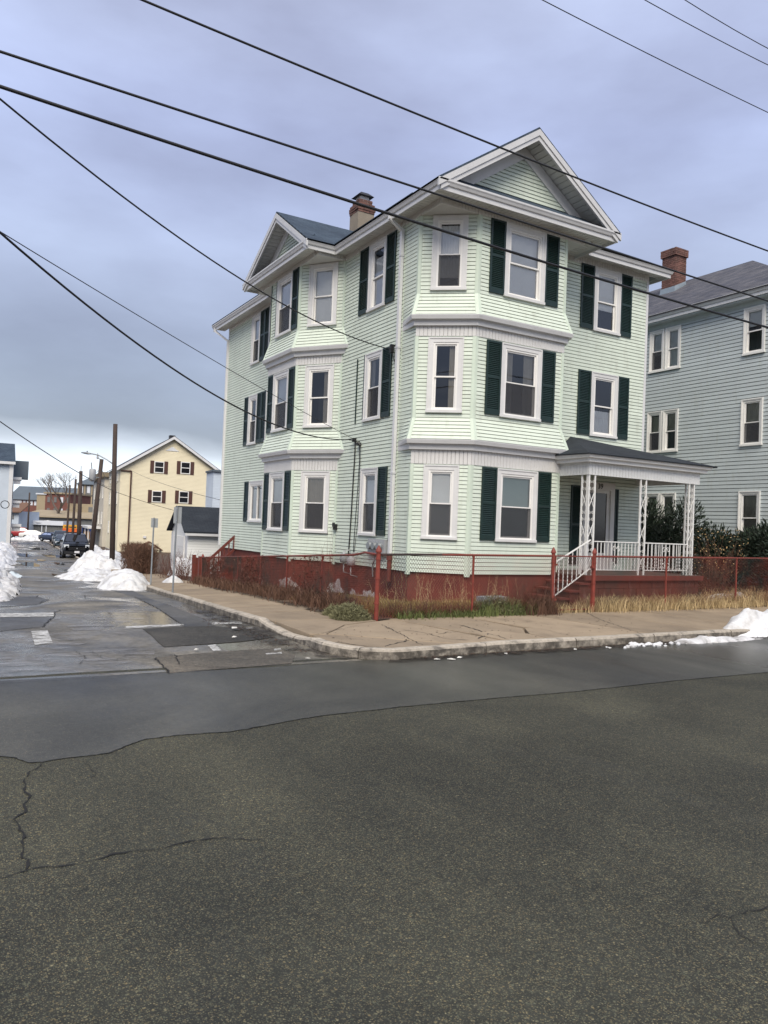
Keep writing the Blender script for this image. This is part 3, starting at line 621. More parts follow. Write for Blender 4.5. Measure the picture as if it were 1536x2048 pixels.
win_parent = house
def window(F, u0, u1, z0, z1, blind=None, screen=False, shL=None, shR=None, slider=False, narrow=False, parent=None, cas='casing_grey', cw=.115, sh_mat='shutter_green', gl='glass', simple=False, split=.5):
    """casing > sill, frame, sashes, panes, blind, room behind; u runs to the right as seen from outside"""
    hp = parent or house
    mb = MB()
    F.bx(mb, u0, u0+cw, -.01, .042, z0+.06, z1); F.bx(mb, u1-cw, u1, -.01, .042, z0+.06, z1); F.bx(mb, u0+cw, u1-cw, -.01, .042, z1-cw, z1)
    F.bx(mb, u0-.004, u0+.03, .042, .058, z0+.06, z1); F.bx(mb, u1-.03, u1+.004, .042, .058, z0+.06, z1); F.bx(mb, u0+.03, u1-.03, .042, .056, z1-.03, z1)
    win = obj('window', mb, cas, hp)
    mb = MB(); F.bx(mb, u0-.015, u1+.015, -.01, .075, z0, z0+.06); obj('sill', mb, cas, win)
    a, b, c, d = u0+cw, u1-cw, z0+.06, z1-cw; fw = .045
    mb = MB(); F.bx(mb, a, a+fw, -.07, .03, c, d); F.bx(mb, b-fw, b, -.07, .03, c, d); F.bx(mb, a+fw, b-fw, -.07, .028, d-fw, d); F.bx(mb, a+fw, b-fw, -.07, .034, c, c+.035)
    obj('window_frame', mb, 'window_white', win)
    a += fw; b -= fw; c += .035; d -= fw; s = .035
    def sash(x0, x1, y0, y1, o, nm='sash'):
        mb = MB(); F.bx(mb, x0, x0+s, o-.03, o, y0, y1); F.bx(mb, x1-s, x1, o-.03, o, y0, y1); F.bx(mb, x0+s, x1-s, o-.03, o-.001, y1-s, y1); F.bx(mb, x0+s, x1-s, o-.03, o-.001, y0, y0+s)
        sh = obj(nm, mb, 'window_white', win)
        mb = MB(); mb.poly([F.fl(x0+s, o-.017, y0+s), F.fl(x1-s, o-.017, y0+s), F.fl(x1-s, o-.017, y1-s), F.fl(x0+s, o-.017, y1-s)]); obj('pane', mb, gl, win)
    md = c+(d-c)*split
    if slider: m_ = (a+b)/2; sash(a, m_+.02, c, d, .0); sash(m_-.02, b, c, d, -.032)
    else: sash(a, b, md-.02, d, .005); sash(a, b, c, md+.02, -.028)
    if screen:
        mb = MB(); F.bx(mb, a, b, .008, .012, c, md-.01); obj('insect_screen', mb, 'screen', win)
    bl = blind or []
    if not isinstance(bl, list): bl = [bl]
    for (mt, f0, f1) in bl:
        y0, y1 = c+(d-c)*f0, c+(d-c)*f1
        if mt.startswith('curtain'):
            mb = MB(); n = 26; lo_u, hi_u = (a+(b-a)*.0, a+(b-a)*.30) if mt.endswith('_left') else ((a+(b-a)*.66, b) if mt.endswith('_right') else (a, b)); x = [lo_u+(hi_u-lo_u)*i/n for i in range(n+1)]
            for i, xx in enumerate(x):
                o = -.075+.009*math.sin(i*1.9)+.005*math.sin(i*.7)
                mb.v += [F.fl(xx, o, y0), F.fl(xx, o, y1)]
                if i: k = 2*i; mb.f.append((k-2, k, k+1, k-1))
            obj('curtain', mb, mt.replace('_left', '').replace('_right', ''), win, True)
        else:
            mb = MB(); n = int((y1-y0)/.028)
            for i in range(n): zz = y0+i*(y1-y0)/n; mb.add([F.fl(a, -.062, zz), F.fl(b, -.062, zz), F.fl(b, -.067, zz+.026), F.fl(a, -.067, zz+.026)], [(0, 1, 2, 3)])
            F.bx(mb, a, b, -.074, -.07, y0, y1); obj('blind', mb, mt, win)
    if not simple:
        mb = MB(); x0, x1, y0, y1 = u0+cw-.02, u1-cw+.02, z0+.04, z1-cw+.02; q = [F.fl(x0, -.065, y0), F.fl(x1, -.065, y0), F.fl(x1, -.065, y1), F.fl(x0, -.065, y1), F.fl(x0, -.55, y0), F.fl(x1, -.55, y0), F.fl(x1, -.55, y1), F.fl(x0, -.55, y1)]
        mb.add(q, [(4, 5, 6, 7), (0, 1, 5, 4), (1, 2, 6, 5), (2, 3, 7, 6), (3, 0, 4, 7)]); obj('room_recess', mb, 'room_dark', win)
    for shx, lft in ((shL, True), (shR, False)):
        if shx: shutter(F, *shx, z0+.02, z1-.0, hp, sh_mat)
    return (u0+.02, u1-.02, z0+.02, z1-.02)
def shutter(F, u0, u1, z0, z1, parent, m='shutter_green', bare=False, lb=None):
    mb = MB(); st = .05; o0, o1 = .02, .052
    if bare:   # louvres gone, only the two stiles left on the wall
        F.bx(mb, u0, u0+.035, .018, .04, z0, z1-.04); F.bx(mb, u1-.035, u1, .018, .04, z0+.03, z1)
        return obj('shutter', mb, m, parent)
    F.bx(mb, u0, u0+st, o0, o1, z0, z1); F.bx(mb, u1-st, u1, o0, o1, z0, z1); zm = z0+(z1-z0)*.49
    for a, b in ((z0, z0+.12), (zm, zm+.06), (z1-.05, z1)): F.bx(mb, u0+st, u1-st, o0, o1-.003, a, b)
    F.bx(mb, u0+.02, u1-.02, .012, .02, z0+.02, z1-.02)
    sh = obj('shutter', mb, m, parent); mb = MB()
    for a, b in ((z0+.12, zm), (zm+.06, z1-.05)):
        n = int((b-a)/.042)
        for i in range(n):
            z = a+(b-a)*i/n; mb.add([F.fl(u0+st, .046, z), F.fl(u1-st, .046, z), F.fl(u1-st, .026, z+.036), F.fl(u0+st, .026, z+.036), F.fl(u0+st, .040, z-.004), F.fl(u1-st, .040, z-.004)], [(0, 1, 2, 3), (4, 5, 1, 0)])
    obj('louvres', mb, m, sh, kind='stuff'); return sh

def fu(F, a, b):   # convert a pair of coordinates along the wall to u
    r = sorted(((Vector((*a, 0))-F.P0).dot(F.d), (Vector((*b, 0))-F.P0).dot(F.d))); return r
W_ = 'blind'
# front facet of the corner bay
F = QF[2]; ops = []
ud = lambda x: x-1.0625
for (z0, z1), bl, scn in ((WZ[0], [('blind_green', 0.0, 1)], True), (WZ[1], [('curtain_left', .0, 1), ('curtain_right', 0, 1)], True), (WZ[2], [(W_, .0, 1)], False)):
    ops.append(window(F, ud(1.80), ud(3.02), z0, z1, bl, scn, (ud(1.365), ud(1.795)), (ud(3.025), ud(3.455))))
bay_claps(F, ops, 3)
# angled facet
F = QF[1]; ops = []
for (z0, z1), bl, scn in ((WZ[0], [(W_, 0, 1)], True), (WZ[1], [('curtain_right', 0, 1)], False), (WZ[2], [('curtain_white', .15, .97)], True)):
    ops.append(window(F, .30, 1.11, z0, z1, bl, scn))
bay_claps(F, ops, 3)
bay_claps(QF[0], [], 1); bay_claps(QF[3], [], .01)
for z0, z1 in ((ZT[0], 3.66), (ZT[1], 6.51)): clap_zone(QF[0], z0, z1, [], None, 1)
# side bay: street facet and angled facet
F = RF[1]; ops = []; ud = lambda y: 7.89-y
for k, ((z0, z1), bl, scn) in enumerate(((WZ[0], [('curtain', 0, 1)], True), (WZ[1], [(W_, .5, 1), ('curtain_white', 0, .5)], True), (WZ[2], [(W_, .45, 1), ('curtain_white', 0, .45)], True))):
    ops.append(window(F, ud(7.38), ud(6.25), z0, z1, bl, scn, None if k == 2 else (ud(7.82), ud(7.39)), (ud(6.24), ud(5.83))))
shutter(F, ud(7.87), ud(7.44), WZ[2][0], WZ[2][1], house, bare=True)
bay_claps(F, ops, 1)
F = RF[2]; ops = []
for (z0, z1), bl, scn in ((WZ[0], [('curtain', 0, 1)], True), (WZ[1], [('curtain_right', 0, 1)], False), (WZ[2], [(W_, 0, 1)], False)):
    ops.append(window(F, 1.445-1.12, 1.445-.22, z0, z1, bl, scn))
bay_claps(F, ops, 2); bay_claps(RF[0], [], .01)
# side wall, near part
F = SWN; ops = []; ud = lambda y: 4.62-y
for k, ((z0, z1), bl, scn) in enumerate(((WZ[0], [(W_, .0, .9)], True), (WZ[1], [('curtain_left', 0, 1)], True), (WZ[2], [(W_, .0, .85)], False))):
    ops.append(window(F, ud(3.21), ud(2.33), z0, z1, bl, scn, (ud(3.71), ud(3.24)) if k == 2 else None, (ud(2.325), ud(1.89))))
shutter(F, ud(3.68), ud(3.25), WZ[1][0], WZ[1][1], house, bare=True)
clap_zone(F, Z0, ZT[2], ops, None, 2.0)
# side wall, far part
F = SWF; ops = []; ud = lambda y: HL-y
for k, ((z0, z1), bl, scn) in enumerate(((WZ[1], [('curtain_white', 0, .5)], True), (WZ[2], [(W_, .5, 1)], True))):
    ops.append(window(F, ud(11.72), ud(10.9), z0, z1, bl, scn, (ud(12.15), ud(11.74)) if k == 0 else None, (ud(10.89), ud(10.50))))
    ops.append(window(F, ud(10.05), ud(9.25), z0, z1, bl, scn, (ud(10.48), ud(10.08)), None))
ops.append(window(F, ud(11.33), ud(10.0), 1.82, 3.23, [('curtain', 0, .9)], False, (ud(11.8), ud(11.36)), None, slider=True))
clap_zone(F, Z0, ZT[2], ops, None, 1.0)
# front wall beside the bay, over the porch
F = FWF; ops = []; ud = lambda x: x-4.28
ops.append(window(F, ud(5.66), ud(6.66), WZ[1][0], WZ[1][1], [('curtain_white', 0, .42)], False, (ud(5.19), ud(5.65)), (ud(6.67), ud(7.09))))
ops.append(window(F, ud(5.66), ud(6.65), WZ[2][0]+.02, WZ[2][1]+.02, [(W_, .36, 1)], False, (ud(5.18), ud(5.65)), (ud(6.66), ud(7.09))))
ops.append((ud(5.53), ud(6.66), .9, 3.25))
clap_zone(F, Z0, ZT[2], ops, None, 1.6)
# boards: the 300 that show largest are parts of their own
claps.sort(key=lambda c: -c[0]); rest = MB()
for i, (sz, mb) in enumerate(claps):
    if i < 300: obj('clapboard', mb, 'mint_vinyl', house)
    else: rest.add(mb.v, mb.f)
obj('clapboards', rest, 'mint_vinyl', house, kind='stuff')

# corner boards
def cboard(F, end, zones, wd=.07, m='mint_trim'):
    mb = MB()
    for z0, z1, of in zones:
        u = (0, wd) if end == 0 else (F.L-wd, F.L); o0, o1 = of(z0), of(z1)
        mb.hexa([F.at(u[0], o0+.026, z0), F.at(u[1], o0+.026, z0), F.at(u[1], o0, z0), F.at(u[0], o0, z0)], [F.at(u[0], o1+.026, z1), F.at(u[1], o1+.026, z1), F.at(u[1], o1, z1), F.at(u[0], o1, z1)])
    return obj('corner_board', mb, m, house)
zo = lambda z: 0
zones = [(Z0-.05, ZT[0], zo)]+[q for k in (1, 2) for q in ((ZF[k]+.01, ZFS[k], flare(k)), (ZFS[k], ZT[k], zo))]
for F, e_ in ((QF[0], 1), (QF[1], 0), (QF[1], 1), (QF[2], 0), (QF[2], 1), (RF[1], 0), (RF[1], 1), (RF[2], 0), (RF[2], 1)): cboard(F, e_, zones)
for F, e_ in ((SWF, 0), (FWF, 1)): cboard(F, e_, [(Z0, ZT[2]+.1, zo)], .085, 'white_trim')
cboard(SWN, 0, [(Z0, ZT[2], zo)], .03)

# bay cornices between storeys, and the grooved frieze boards under them
for zf in (3.86, 6.71):
    pr = [(-.02, zf-.21), (EF*.55, zf-.215), (EF*.55+.012, zf-.10), (EF+.012, zf-.085), (EF+.035, zf-.005), (EF+.035, zf+.012), (-.02, zf+.03)]
    mb = MB(); sweep(mb, QP, pr, m_first=(0, 0), m_last=(1, 0)); obj('cornice', mb, 'gutter', house)
    mb = MB(); sweep(mb, RP, pr, m_first=(0, 1.74), m_last=(0, -1.74)); obj('cornice', mb, 'gutter', house)
nfr = 0; fr_rest = MB()
def frieze(F, z0, z1, o=.03, w=.092, indiv=True, u0=0, u1=None, parent=None, m='frieze', name='frieze_board'):
    global nfr
    u1 = F.L if u1 is None else u1; n = max(1, round((u1-u0)/w)); dw = (u1-u0)/n
    for i in range(n):
        a, b = u0+i*dw+.0028, u0+(i+1)*dw-.0028; mb = MB(); k = .005
        mb.add([F.at(a, -.01, z0), F.at(a, o-k, z0), F.at(a+k, o, z0), F.at(b-k, o, z0), F.at(b, o-k, z0), F.at(b, -.01, z0), F.at(a, -.01, z1), F.at(a, o-k, z1), F.at(a+k, o, z1), F.at(b-k, o, z1), F.at(b, o-k, z1), F.at(b, -.01, z1)],
               [(0, 1, 7, 6), (1, 2, 8, 7), (2, 3, 9, 8), (3, 4, 10, 9), (4, 5, 11, 10), (5, 4, 3, 2, 1, 0), (6, 7, 8, 9, 10, 11)])
        if indiv: obj(name, mb, m, parent or house)
        else: fr_rest.add(mb.v, mb.f)
for z0, z1 in ((ZT[0]+.002, 3.65), (ZT[1]+.002, 6.50)):
    for F, iv in ((QF[1], True), (QF[2], True), (QF[0], False), (RF[1], True), (RF[2], True)):
        if F is QF[0]: continue
        frieze(F, z0, z1, indiv=iv)
# attic header and eave
ZS = 9.19
HF = facets([(0, 4.62), (0, 0), (4.28, 0), (4.28, YR)]); HB = facets([(0, 9.07), (-.827, 9.07), (-.827, 4.62), (0, 4.62)])
for F in HF[:2]+[HB[1], HB[2], SWF]: frieze(F, ZT[2]-.01, ZS, .028, indiv=F in HF[:2])
frieze(FWF, ZT[2]-.01, ZS+.06, .028, indiv=False); obj('frieze', fr_rest, 'frieze', house, kind='stuff')
mb = MB()
for tri in ([(0, 0), (1.0625, 0), (0, .866)], [(-.827, 4.62), (0, 4.62), (-.827, 5.805)], [(-.827, 9.07), (-.827, 7.89), (0, 9.07)], [(3.725, 0), (4.28, 0), (4.28, YR)]):
    obj('bay_soffit', MB().slab([(x, y, ZT[2]+.03) for x, y in tri], .03), 'soffit', house)

EAVE = [(-.47, 15.05), (-.47, 9.30), (-1.30, 9.30), (-1.30, 4.42), (-.47, 4.42), (-.47, -.56), (5.0, -.56), (5.0, 1.2)]
GP = [(-.14, 9.34), (-.13, 9.20), (-.10, 9.19), (-.10, 9.12), (-.07, 9.12), (-.07, 9.22), (-.04, 9.23), (-.02, 9.28), (0, 9.31), (0, 9.35), (-.015, 9.35), (-.03, 9.33)]
mb = MB(); sweep(mb, EAVE, GP); obj('gutter', mb, 'gutter', house)
mb = MB(); sweep(mb, [(5.05, .52), (8.27, .52), (8.27, 15.05)], [(o, z+.03) for o, z in GP]); obj('gutter', mb, 'gutter', house)
def soffit(x0, x1, y0, y1, z, along):
    mb = MB(); L_ = (y1-y0) if along == 'y' else (x1-x0); n = max(1, round(L_/.125))
    for i in range(n):
        a = i*L_/n+.007; b = (i+1)*L_/n-.007
        if along == 'y': mb.box(x0, x1, y0+a, y0+b, z, z+.012)
        else: mb.box(x0+a, x0+b, y0, y1, z, z+.012)
    mb.box(x0, x1, y0, y1, z+.026, z+.04); return obj('soffit', mb, 'soffit', house)
soffit(-.36, .02, -.36, 4.62, ZS, 'y'); soffit(.02, 4.9, -.45, .02, ZS+.001, 'x'); soffit(-1.19, -.80, 4.52, 9.2, ZS, 'y'); soffit(-.80, 0, 4.52, 4.64, ZS+.002, 'x'); soffit(-.36, .02, 9.2, 14.95, ZS, 'y'); soffit(4.28, 8.16, .62, 1.02, ZS+.05, 'x'); soffit(4.26, 4.9, .02, 1.0, ZS+.003, 'y')
# gables
def gable(fn, u0, u1, uc, za, oe, back, nm):
    ze = 9.36; sl = [((uc, za), (u0, ze)), ((uc, za), (u1, ze))]
    for (ua, zA), (ub, zB) in sl:
        d = 1 if ub > ua else -1
        pts = [fn(ub, oe-.02, zB), fn(ub, -back, zB), fn(ua, -back, zA), fn(ua, oe-.02, zA)]
        if (d > 0) == (nm == 'front'): pts = [pts[1], pts[0], pts[3], pts[2]]
        # order counter-clockwise from above
        q = [Vector(p) for p in pts]; nz = (q[1]-q[0]).cross(q[2]-q[0]).z
        if nz < 0: pts = [pts[1], pts[0], pts[3], pts[2]]
        roof_poly('roof', pts, 'roof_slate', house, .05)
        dv = (Vector(fn(ub, oe, zB))-Vector(fn(ua, oe, zA))); l = dv.length
        def par(o0, o1, t0, t1, sa=0, sb=1):   # board parallel to the rake, t measured straight down
            mb_ = MB(); A = lambda o, t, f: Vector(fn(ua+(ub-ua)*f, o, zA+(zB-zA)*f-t))
            return mb_.hexa([A(o0, t1, sa), A(o0, t1, sb), A(o1, t1, sb), A(o1, t1, sa)], [A(o0, t0, sa), A(o0, t0, sb), A(o1, t0, sb), A(o1, t0, sa)])
        obj('rake_board', par(oe-.05, oe, .055, .20), 'gutter', house); obj('rake_board', par(oe-.075, oe-.025, .20, .31, .0, .97), 'gutter', house)
        rs = MB()
        for k in range(20): pq = par(.01, oe-.06, .22, .235, k/20*.93+.003, (k+1)/20*.93-.003); rs.add(pq.v, pq.f)
        obj('rake_soffit', rs, 'soffit', house, kind='stuff'); obj('rake_backing', par(.01, oe-.06, .19, .205, 0, .93), 'soffit', house)
        obj('rake_frieze', par(-.02, .045, .25, .55, .0, .84), 'white_trim', house)
    # tympanum clapboards
    n = int((za-.6-9.5)/CO)
    for i in range(n+4):
        z0 = 9.72+i*CO; z1 = z0+CO
        if z1 > za-.55: break
        f0 = (za-.5-z0)/(za-ze); f1 = (za-.5-z1)/(za-ze); mb = MB()
        a0, b0 = uc+(u0-uc)*f0, uc+(u1-uc)*f0; a1, b1 = uc+(u0-uc)*f1, uc+(u1-uc)*f1
        z0 += .013; mb.hexa([fn(a0, .017, z0), fn(b0, .017, z0), fn(b0, -.02, z0), fn(a0, -.02, z0)], [fn(a1, .003, z1), fn(b1, .003, z1), fn(b1, -.02, z1), fn(a1, -.02, z1)])
        obj('gable_clapboard', mb, 'mint_vinyl', house)
    mb = MB(); mb.poly([fn(u0+.3, -.03, 9.2), fn(u1-.3, -.03, 9.2), fn(uc, -.03, za-.1)]); obj('gable_wall', mb, 'mint_trim', house)
    pts = [fn(u0+.1, oe-.03, 9.345), fn(u1-.1, oe-.03, 9.345), fn(u1-.5, 0, 9.72), fn(u0+.5, 0, 9.72)]
    q = [Vector(p) for p in pts]
    if (q[1]-q[0]).cross(q[2]-q[0]).z < 0: pts = [pts[1], pts[0], pts[3], pts[2]]
    roof_poly('pent_roof', pts, 'roof_slate', house, .02)
gable(lambda u, o, z: (u, -o, z), -.47, 5.0, 2.265, 11.22, .56, 6, 'front')
gable(lambda u, o, z: (-.827-o, u, z), 4.42, 9.30, 6.70, 10.82, .47, 3.6, 'side')
# main hip roof
SL = .56; ry = (8.27+.47)/2*SL+9.38; xm = 3.9
a_, b_, c_, d_ = (-.47, .52, 9.38), (8.27, .52, 9.38), (8.27, 15.05, 9.38), (-.47, 15.05, 9.38); r1, r2_ = (xm, .52+4.37, ry), (xm, 15.05-4.37, ry)
for pts in ([a_, b_, r1], [b_, c_, r2_, r1], [c_, d_, r2_], [d_, a_, r1, r2_]): roof_poly('roof', pts, 'roof_slate', house, .04)
# foundation, hidden walls
def found_mat():
    m, t, b = nodes_of('foundation_paint'); b.inputs['Roughness'].default_value = .8
    v = geo_pos(t); n1 = noise(t, v, 1.5, 6, .6); c_ = ramp(t, n1, [(.25, (.085, .02, .014)), (.75, (.175, .042, .028))])
    g = t.nodes.new('ShaderNodeNewGeometry'); s_ = t.nodes.new('ShaderNodeSeparateXYZ'); t.links.new(g.outputs['Position'], s_.inputs[0])
    edge = math_(t, 'ADD', math_(t, 'MULTIPLY', s_.outputs[2], -1.0), math_(t, 'MULTIPLY', s_.outputs[1], -.052))   # paint has flaked off along the foot, where snow piled
    n2 = noise(t, v, 1.1, 6, .6); f = ramp(t, math_(t, 'ADD', math_(t, 'MULTIPLY', edge, .5), n2), [(.33, (0, 0, 0)), (.36, (1, 1, 1))])
    mx = t.nodes.new('ShaderNodeMath'); mx.operation = 'GREATER_THAN'; mx.inputs[1].default_value = 2.4; t.links.new(s_.outputs[1], mx.inputs[0])
    f = math_(t, 'MULTIPLY', f, mx.outputs[0])
    n3 = noise(t, v, 14, 5, .65); wc = ramp(t, n3, [(.3, (.30, .27, .25)), (.6, (.58, .56, .55))])
    t.links.new(mixc(t, f, c_, wc), b.inputs['Base Color']); bump(t, b, noise(t, v, 30, 5), .4, .01)
found_mat()
fp = [(0, HL), (0, 9.07), (-.827, 7.89), (-.827, 5.805), (0, 4.62), (0, .866), (1.0625, 0), (3.725, 0), (4.28, YR), (HW, YR), (HW, HL), (.01, HL)]
mb = MB(); V, n_, ms = chain(fp); k = len(V)
for z in (-1.3, Z0+.01):
    for p, q in zip(V, ms): r = p-q*.035; mb.v.append((r.x, r.y, z))
for i in range(k-1): mb.f.append((i, i+1, k+i+1, k+i))
obj('foundation', mb, 'foundation_paint', house)
mb = MB(); mb.poly([(HW, YR+.02, Z0), (HW, HL, Z0), (HW, HL, 9.3), (HW, YR+.02, 9.3)]); mb.poly([(HW, HL, Z0), (0, HL, Z0), (0, HL, 9.3), (HW, HL, 9.3)]); obj('rear_wall', mb, 'mint_trim', house)
# chimney
ch = MB(); cx_, cy_ = 1.75, 7.15
ch.box(cx_-.28, cx_+.28, cy_-.28, cy_+.28, 9.8, 11.56); chim = obj('chimney', ch, 'stucco_tan', house)
rb = random.Random(5)
for lv in range(6):
    z = 11.565+lv*.072; e_ = .31 if lv in (1, 2) else (.29 if lv < 4 else .23)
    for sd_ in range(4):
        for j in range(3):
            if rb.random() < .07 and lv > 3: continue
            L_ = 2*e_/3; a = -e_+j*L_+(.0 if lv % 2 else .0); mb = MB(); c0, c1 = a+.006, a+L_-.006; d0, d1 = e_-.1, e_+rb.uniform(-.008, .008)
            t = [(c0, -d1), (c1, -d1), (c1, -d0), (c0, -d0)]
            for _ in range(sd_): t = [(-y, x) for x, y in t]
            mb.hexa([(cx_+x, cy_+y, z) for x, y in t], [(cx_+x, cy_+y, z+.062) for x, y in t]); obj('brick', mb, 'brick_red', chim)
mb = MB(); mb.box(cx_-.22, cx_+.22, cy_-.22, cy_+.22, 11.56, 11.98); obj('mortar_core', mb, 'mortar', chim)
mb = MB(); mb.box(cx_-.15, cx_+.15, cy_-.15, cy_+.15, 11.98, 12.12); obj('flue', mb, 'white_trim', chim)
mb = MB(); z = 12.12; mb.hexa([(cx_-.27, cy_-.27, z), (cx_+.27, cy_-.27, z), (cx_+.27, cy_+.27, z), (cx_-.27, cy_+.27, z)], [(cx_-.13, cy_-.13, z+.13), (cx_+.13, cy_-.13, z+.13), (cx_+.13, cy_+.13, z+.13), (cx_-.13, cy_+.13, z+.13)]); obj('chimney_cap', mb, 'plastic_black', chim)
# downspouts
mb = MB(); dy = 1.56
mb.beam((-.42, dy, 9.22), (-.42, dy, 9.12), .08, .07, (1, 0, 0)); mb.beam((-.42, dy, 9.14), (-.07, dy, 8.92), .075, .07, (0, 0, 1)); mb.box(-.105, -.03, dy-.045, dy+.045, 1.15, 8.96); sp_ = obj('downspout', mb, 'white_trim', house)
for z in (6.1, 3.1, 8.3): mb = MB(); mb.box(-.113, -.02, dy-.058, dy+.058, z, z+.045); obj('downspout_strap', mb, 'gutter', sp_)
mb = MB(); mb.lathe((-.07, dy, .55), [(.055, 0), (.055, .5), (.075, .5), (.075, .64), (.05, .64)], 10); obj('drain_pipe', mb, 'oxblood_wood', house)
mb = MB(); mb.beam((-.4, 14.85, 9.25), (-.4, 14.85, 9.1), .08, .07, (1, 0, 0)); mb.beam((-.4, 14.85, 9.12), (-.05, 14.35, 8.7), .07, .07); mb.box(-.09, -.02, 14.24, 14.31, .9, 8.72); obj('downspout', mb, 'white_trim', house)
# meters, cables and fittings on the side wall
F = SWN; ud = lambda y: 4.62-y
mb = MB(); F.bx(mb, ud(2.56), ud(1.74), .02, .12, 1.14, 1.53); bxm = obj('meter_box', mb, 'meter_grey', house)
for y in (2.38, 2.15, 1.92):
    mb = MB(); c = F.fl(ud(y), .12, 1.36); mb.tube([(c[0], c[1], c[2]), (c[0]-.02, c[1], c[2]), (c[0]-.1, c[1], c[2])], [.10, .10, .085], 16); obj('meter_dial', mb, 'galvanised', bxm)
    mb = MB(); mb.tube([(c[0]-.02, c[1], c[2]), (c[0]-.035, c[1], c[2])], [.108, .108], 16); obj('meter_ring', mb, 'chrome', bxm)
for y in (2.3, 2.0): mb = MB(); mb.tube([(-.07, y, 1.14), (-.07, y, .98), (-.05, y+.1, .88), (-.03, y+.1, .6)], .02, 8); obj('conduit', mb, 'galvanised', bxm)
for k, (y, z) in enumerate(((3.62, .98), (3.22, .93))):
    mb = MB(); mb.lathe((-.22, y, z-.12), [(.02, 0), (.10, .02), (.11, .12), (.10, .22), (.04, .25), (.03, .3)], 12); mb.tube([(-.22, y, z-.14), (-.22, y, z-.35), (-.02, y, z-.4)], .018, 6); mb.tube([(-.22, y, z+.1), (-.22, y, z+.2), (-.02, y, z+.22)], .018, 6); obj('gas_meter', mb, 'meter_grey', house, True)
mb = MB(); F.bx(mb, ud(4.58), ud(4.48), .0, .10, 1.70, 1.86); F.bx(mb, ud(4.60), ud(4.46), .10, .115, 1.78, 1.90); obj('vent_hood', mb, 'plastic_black', house)
def wall_cable(pts, r=.011):
    mb = MB(); mb.tube([(-.035, y, z) for y, z in pts], r, 6); return obj('wall_cable', mb, 'cable', house)
wall_cable([(3.60, 4.05), (3.60, 3.6), (3.63, 3.0), (3.66, 2.2), (3.70, 1.5), (3.74, 1.0)], .016); wall_cable([(3.36, 3.95), (3.33, 3.5), (3.36, 2.8), (3.42, 2.0), (3.47, 1.1)], .009); wall_cable([(3.3, 3.9), (3.28, 2.6), (3.30, 1.9), (3.42, 1.1)], .006); wall_cable([(1.74, 6.1), (1.70, 5.6), (1.69, 4.2), (1.68, 2.4), (1.72, 1.5)], .012)
mb = MB(); mb.box(-.10, .0, 3.58, 3.66, 4.02, 4.12); mb.box(-.12, .0, 3.30, 3.40, 3.90, 3.98); mb.tube([(-.12, 3.63, 4.07), (-.02, 3.40, 4.02)], .012, 6); mb.tube([(-.13, 3.75, 4.08), (-.08, 3.6, 4.06)], .02, 6); mb.tube([(-.14, 3.28, 3.98), (-.09, 3.2, 3.9)], .02, 6); obj('wire_bracket', mb, 'plastic_black', house)
mb = MB(); mb.tube([(0, 1.78, 6.2), (-.12, 1.78, 6.22), (-.16, 1.8, 6.12)], .02, 6); mb.box(-.16, -.08, 1.72, 1.80, 6.02, 6.22); mb.tube([(-.1, 1.9, 6.14), (-.1, 1.75, 6.0), (-.06, 1.7, 5.8)], .012, 6); obj('wire_bracket', mb, 'plastic_black', house)

# ---- porch
PX0, PX1, PY = 3.72, 7.62, -1.0; ZD = .90
mb = MB()
nb = 24
for i in range(nb): x = PX0-.1+(PX1+.18-PX0)*i/nb; mb = MB(); mb.box(x+.004, x+(PX1+.18-PX0)/nb-.004, PY-.14, YR-.02, ZD-.03, ZD); obj('deck_board', mb, 'deck', house)
mb = MB(); mb.box(PX0-.12, PX1+.10, PY-.16, PY-.10, ZD-.12, ZD-.001); obj('deck_fascia', mb, 'oxblood_wood', house)
mb = MB(); mb.box(PX0, PX1, PY-.04, YR-.05, -.1, ZD-.04); pbase = obj('porch_base', mb, 'oxblood_wood', house)
rb = random.Random(11)
for lv in range(4):   # split-faced blocks of the porch base
    x = PX0-.02+(.18 if lv % 2 else 0); z = .02+lv*.19
    while x < PX1-.05:
        l_ = min(rb.uniform(.38, .44), PX1+.01-x); mb = MB(); mb.box(x+.006, x+l_-.006, PY-.075-rb.uniform(0, .012), PY-.03, z+.006, z+.184); obj('block', mb, 'oxblood', pbase); x += l_
# steps run down to the left of the deck, in front of the bay
for i in range(4):
    z = ZD-.17*(i+1)+.005; x1 = PX0-.1-.30*i; mb = MB(); mb.box(x1-.33, x1-.002, -1.28, -.10, z-.045, z); obj('stair_tread', mb, 'oxblood_wood', house)
    mb = MB(); mb.box(x1-.29, x1-.02, -1.24, -.12, -.05, z-.046); obj('stair_riser', mb, 'oxblood', house)
# beam, gutter, roof
ZB0, ZB1 = 3.26, 3.52
PB = [(PX0+.02, .0), (PX0+.02, PY), (PX1+.02, PY), (PX1+.02, YR)]
V, n_, ms = chain(PB); PF = [Facet(V[i], V[i+1], ms[i], ms[i+1]) for i in range(3)]
mb = MB(); sweep(mb, PB, [(-.12, ZB0), (.0, ZB0), (.0, ZB1), (-.12, ZB1)]); beam_ = obj('porch_beam', mb, 'porch_white', house)
for F in PF[:2]: frieze(F, ZB0-.012, ZB1+.02, .012, .1, True, parent=beam_, m='porch_white', name='fascia_board')
mb = MB(); sweep(mb, PB, [(-.1, ZB1+.02), (.13, ZB1+.02), (.14, ZB1+.10), (.20, ZB1+.11), (.235, ZB1+.2), (-.1, ZB1+.2)]); obj('porch_gutter', mb, 'porch_white', house)
zr = ZB1+.205; L0 = (PX0-.23, PY-.25, zr); R0 = (PX1+.40, PY-.25, zr); R1_ = (PX1+.40, YR, zr); AP = (5.0, YR-.02, 4.42); L1 = (PX0-.23, -.02, zr+.02)
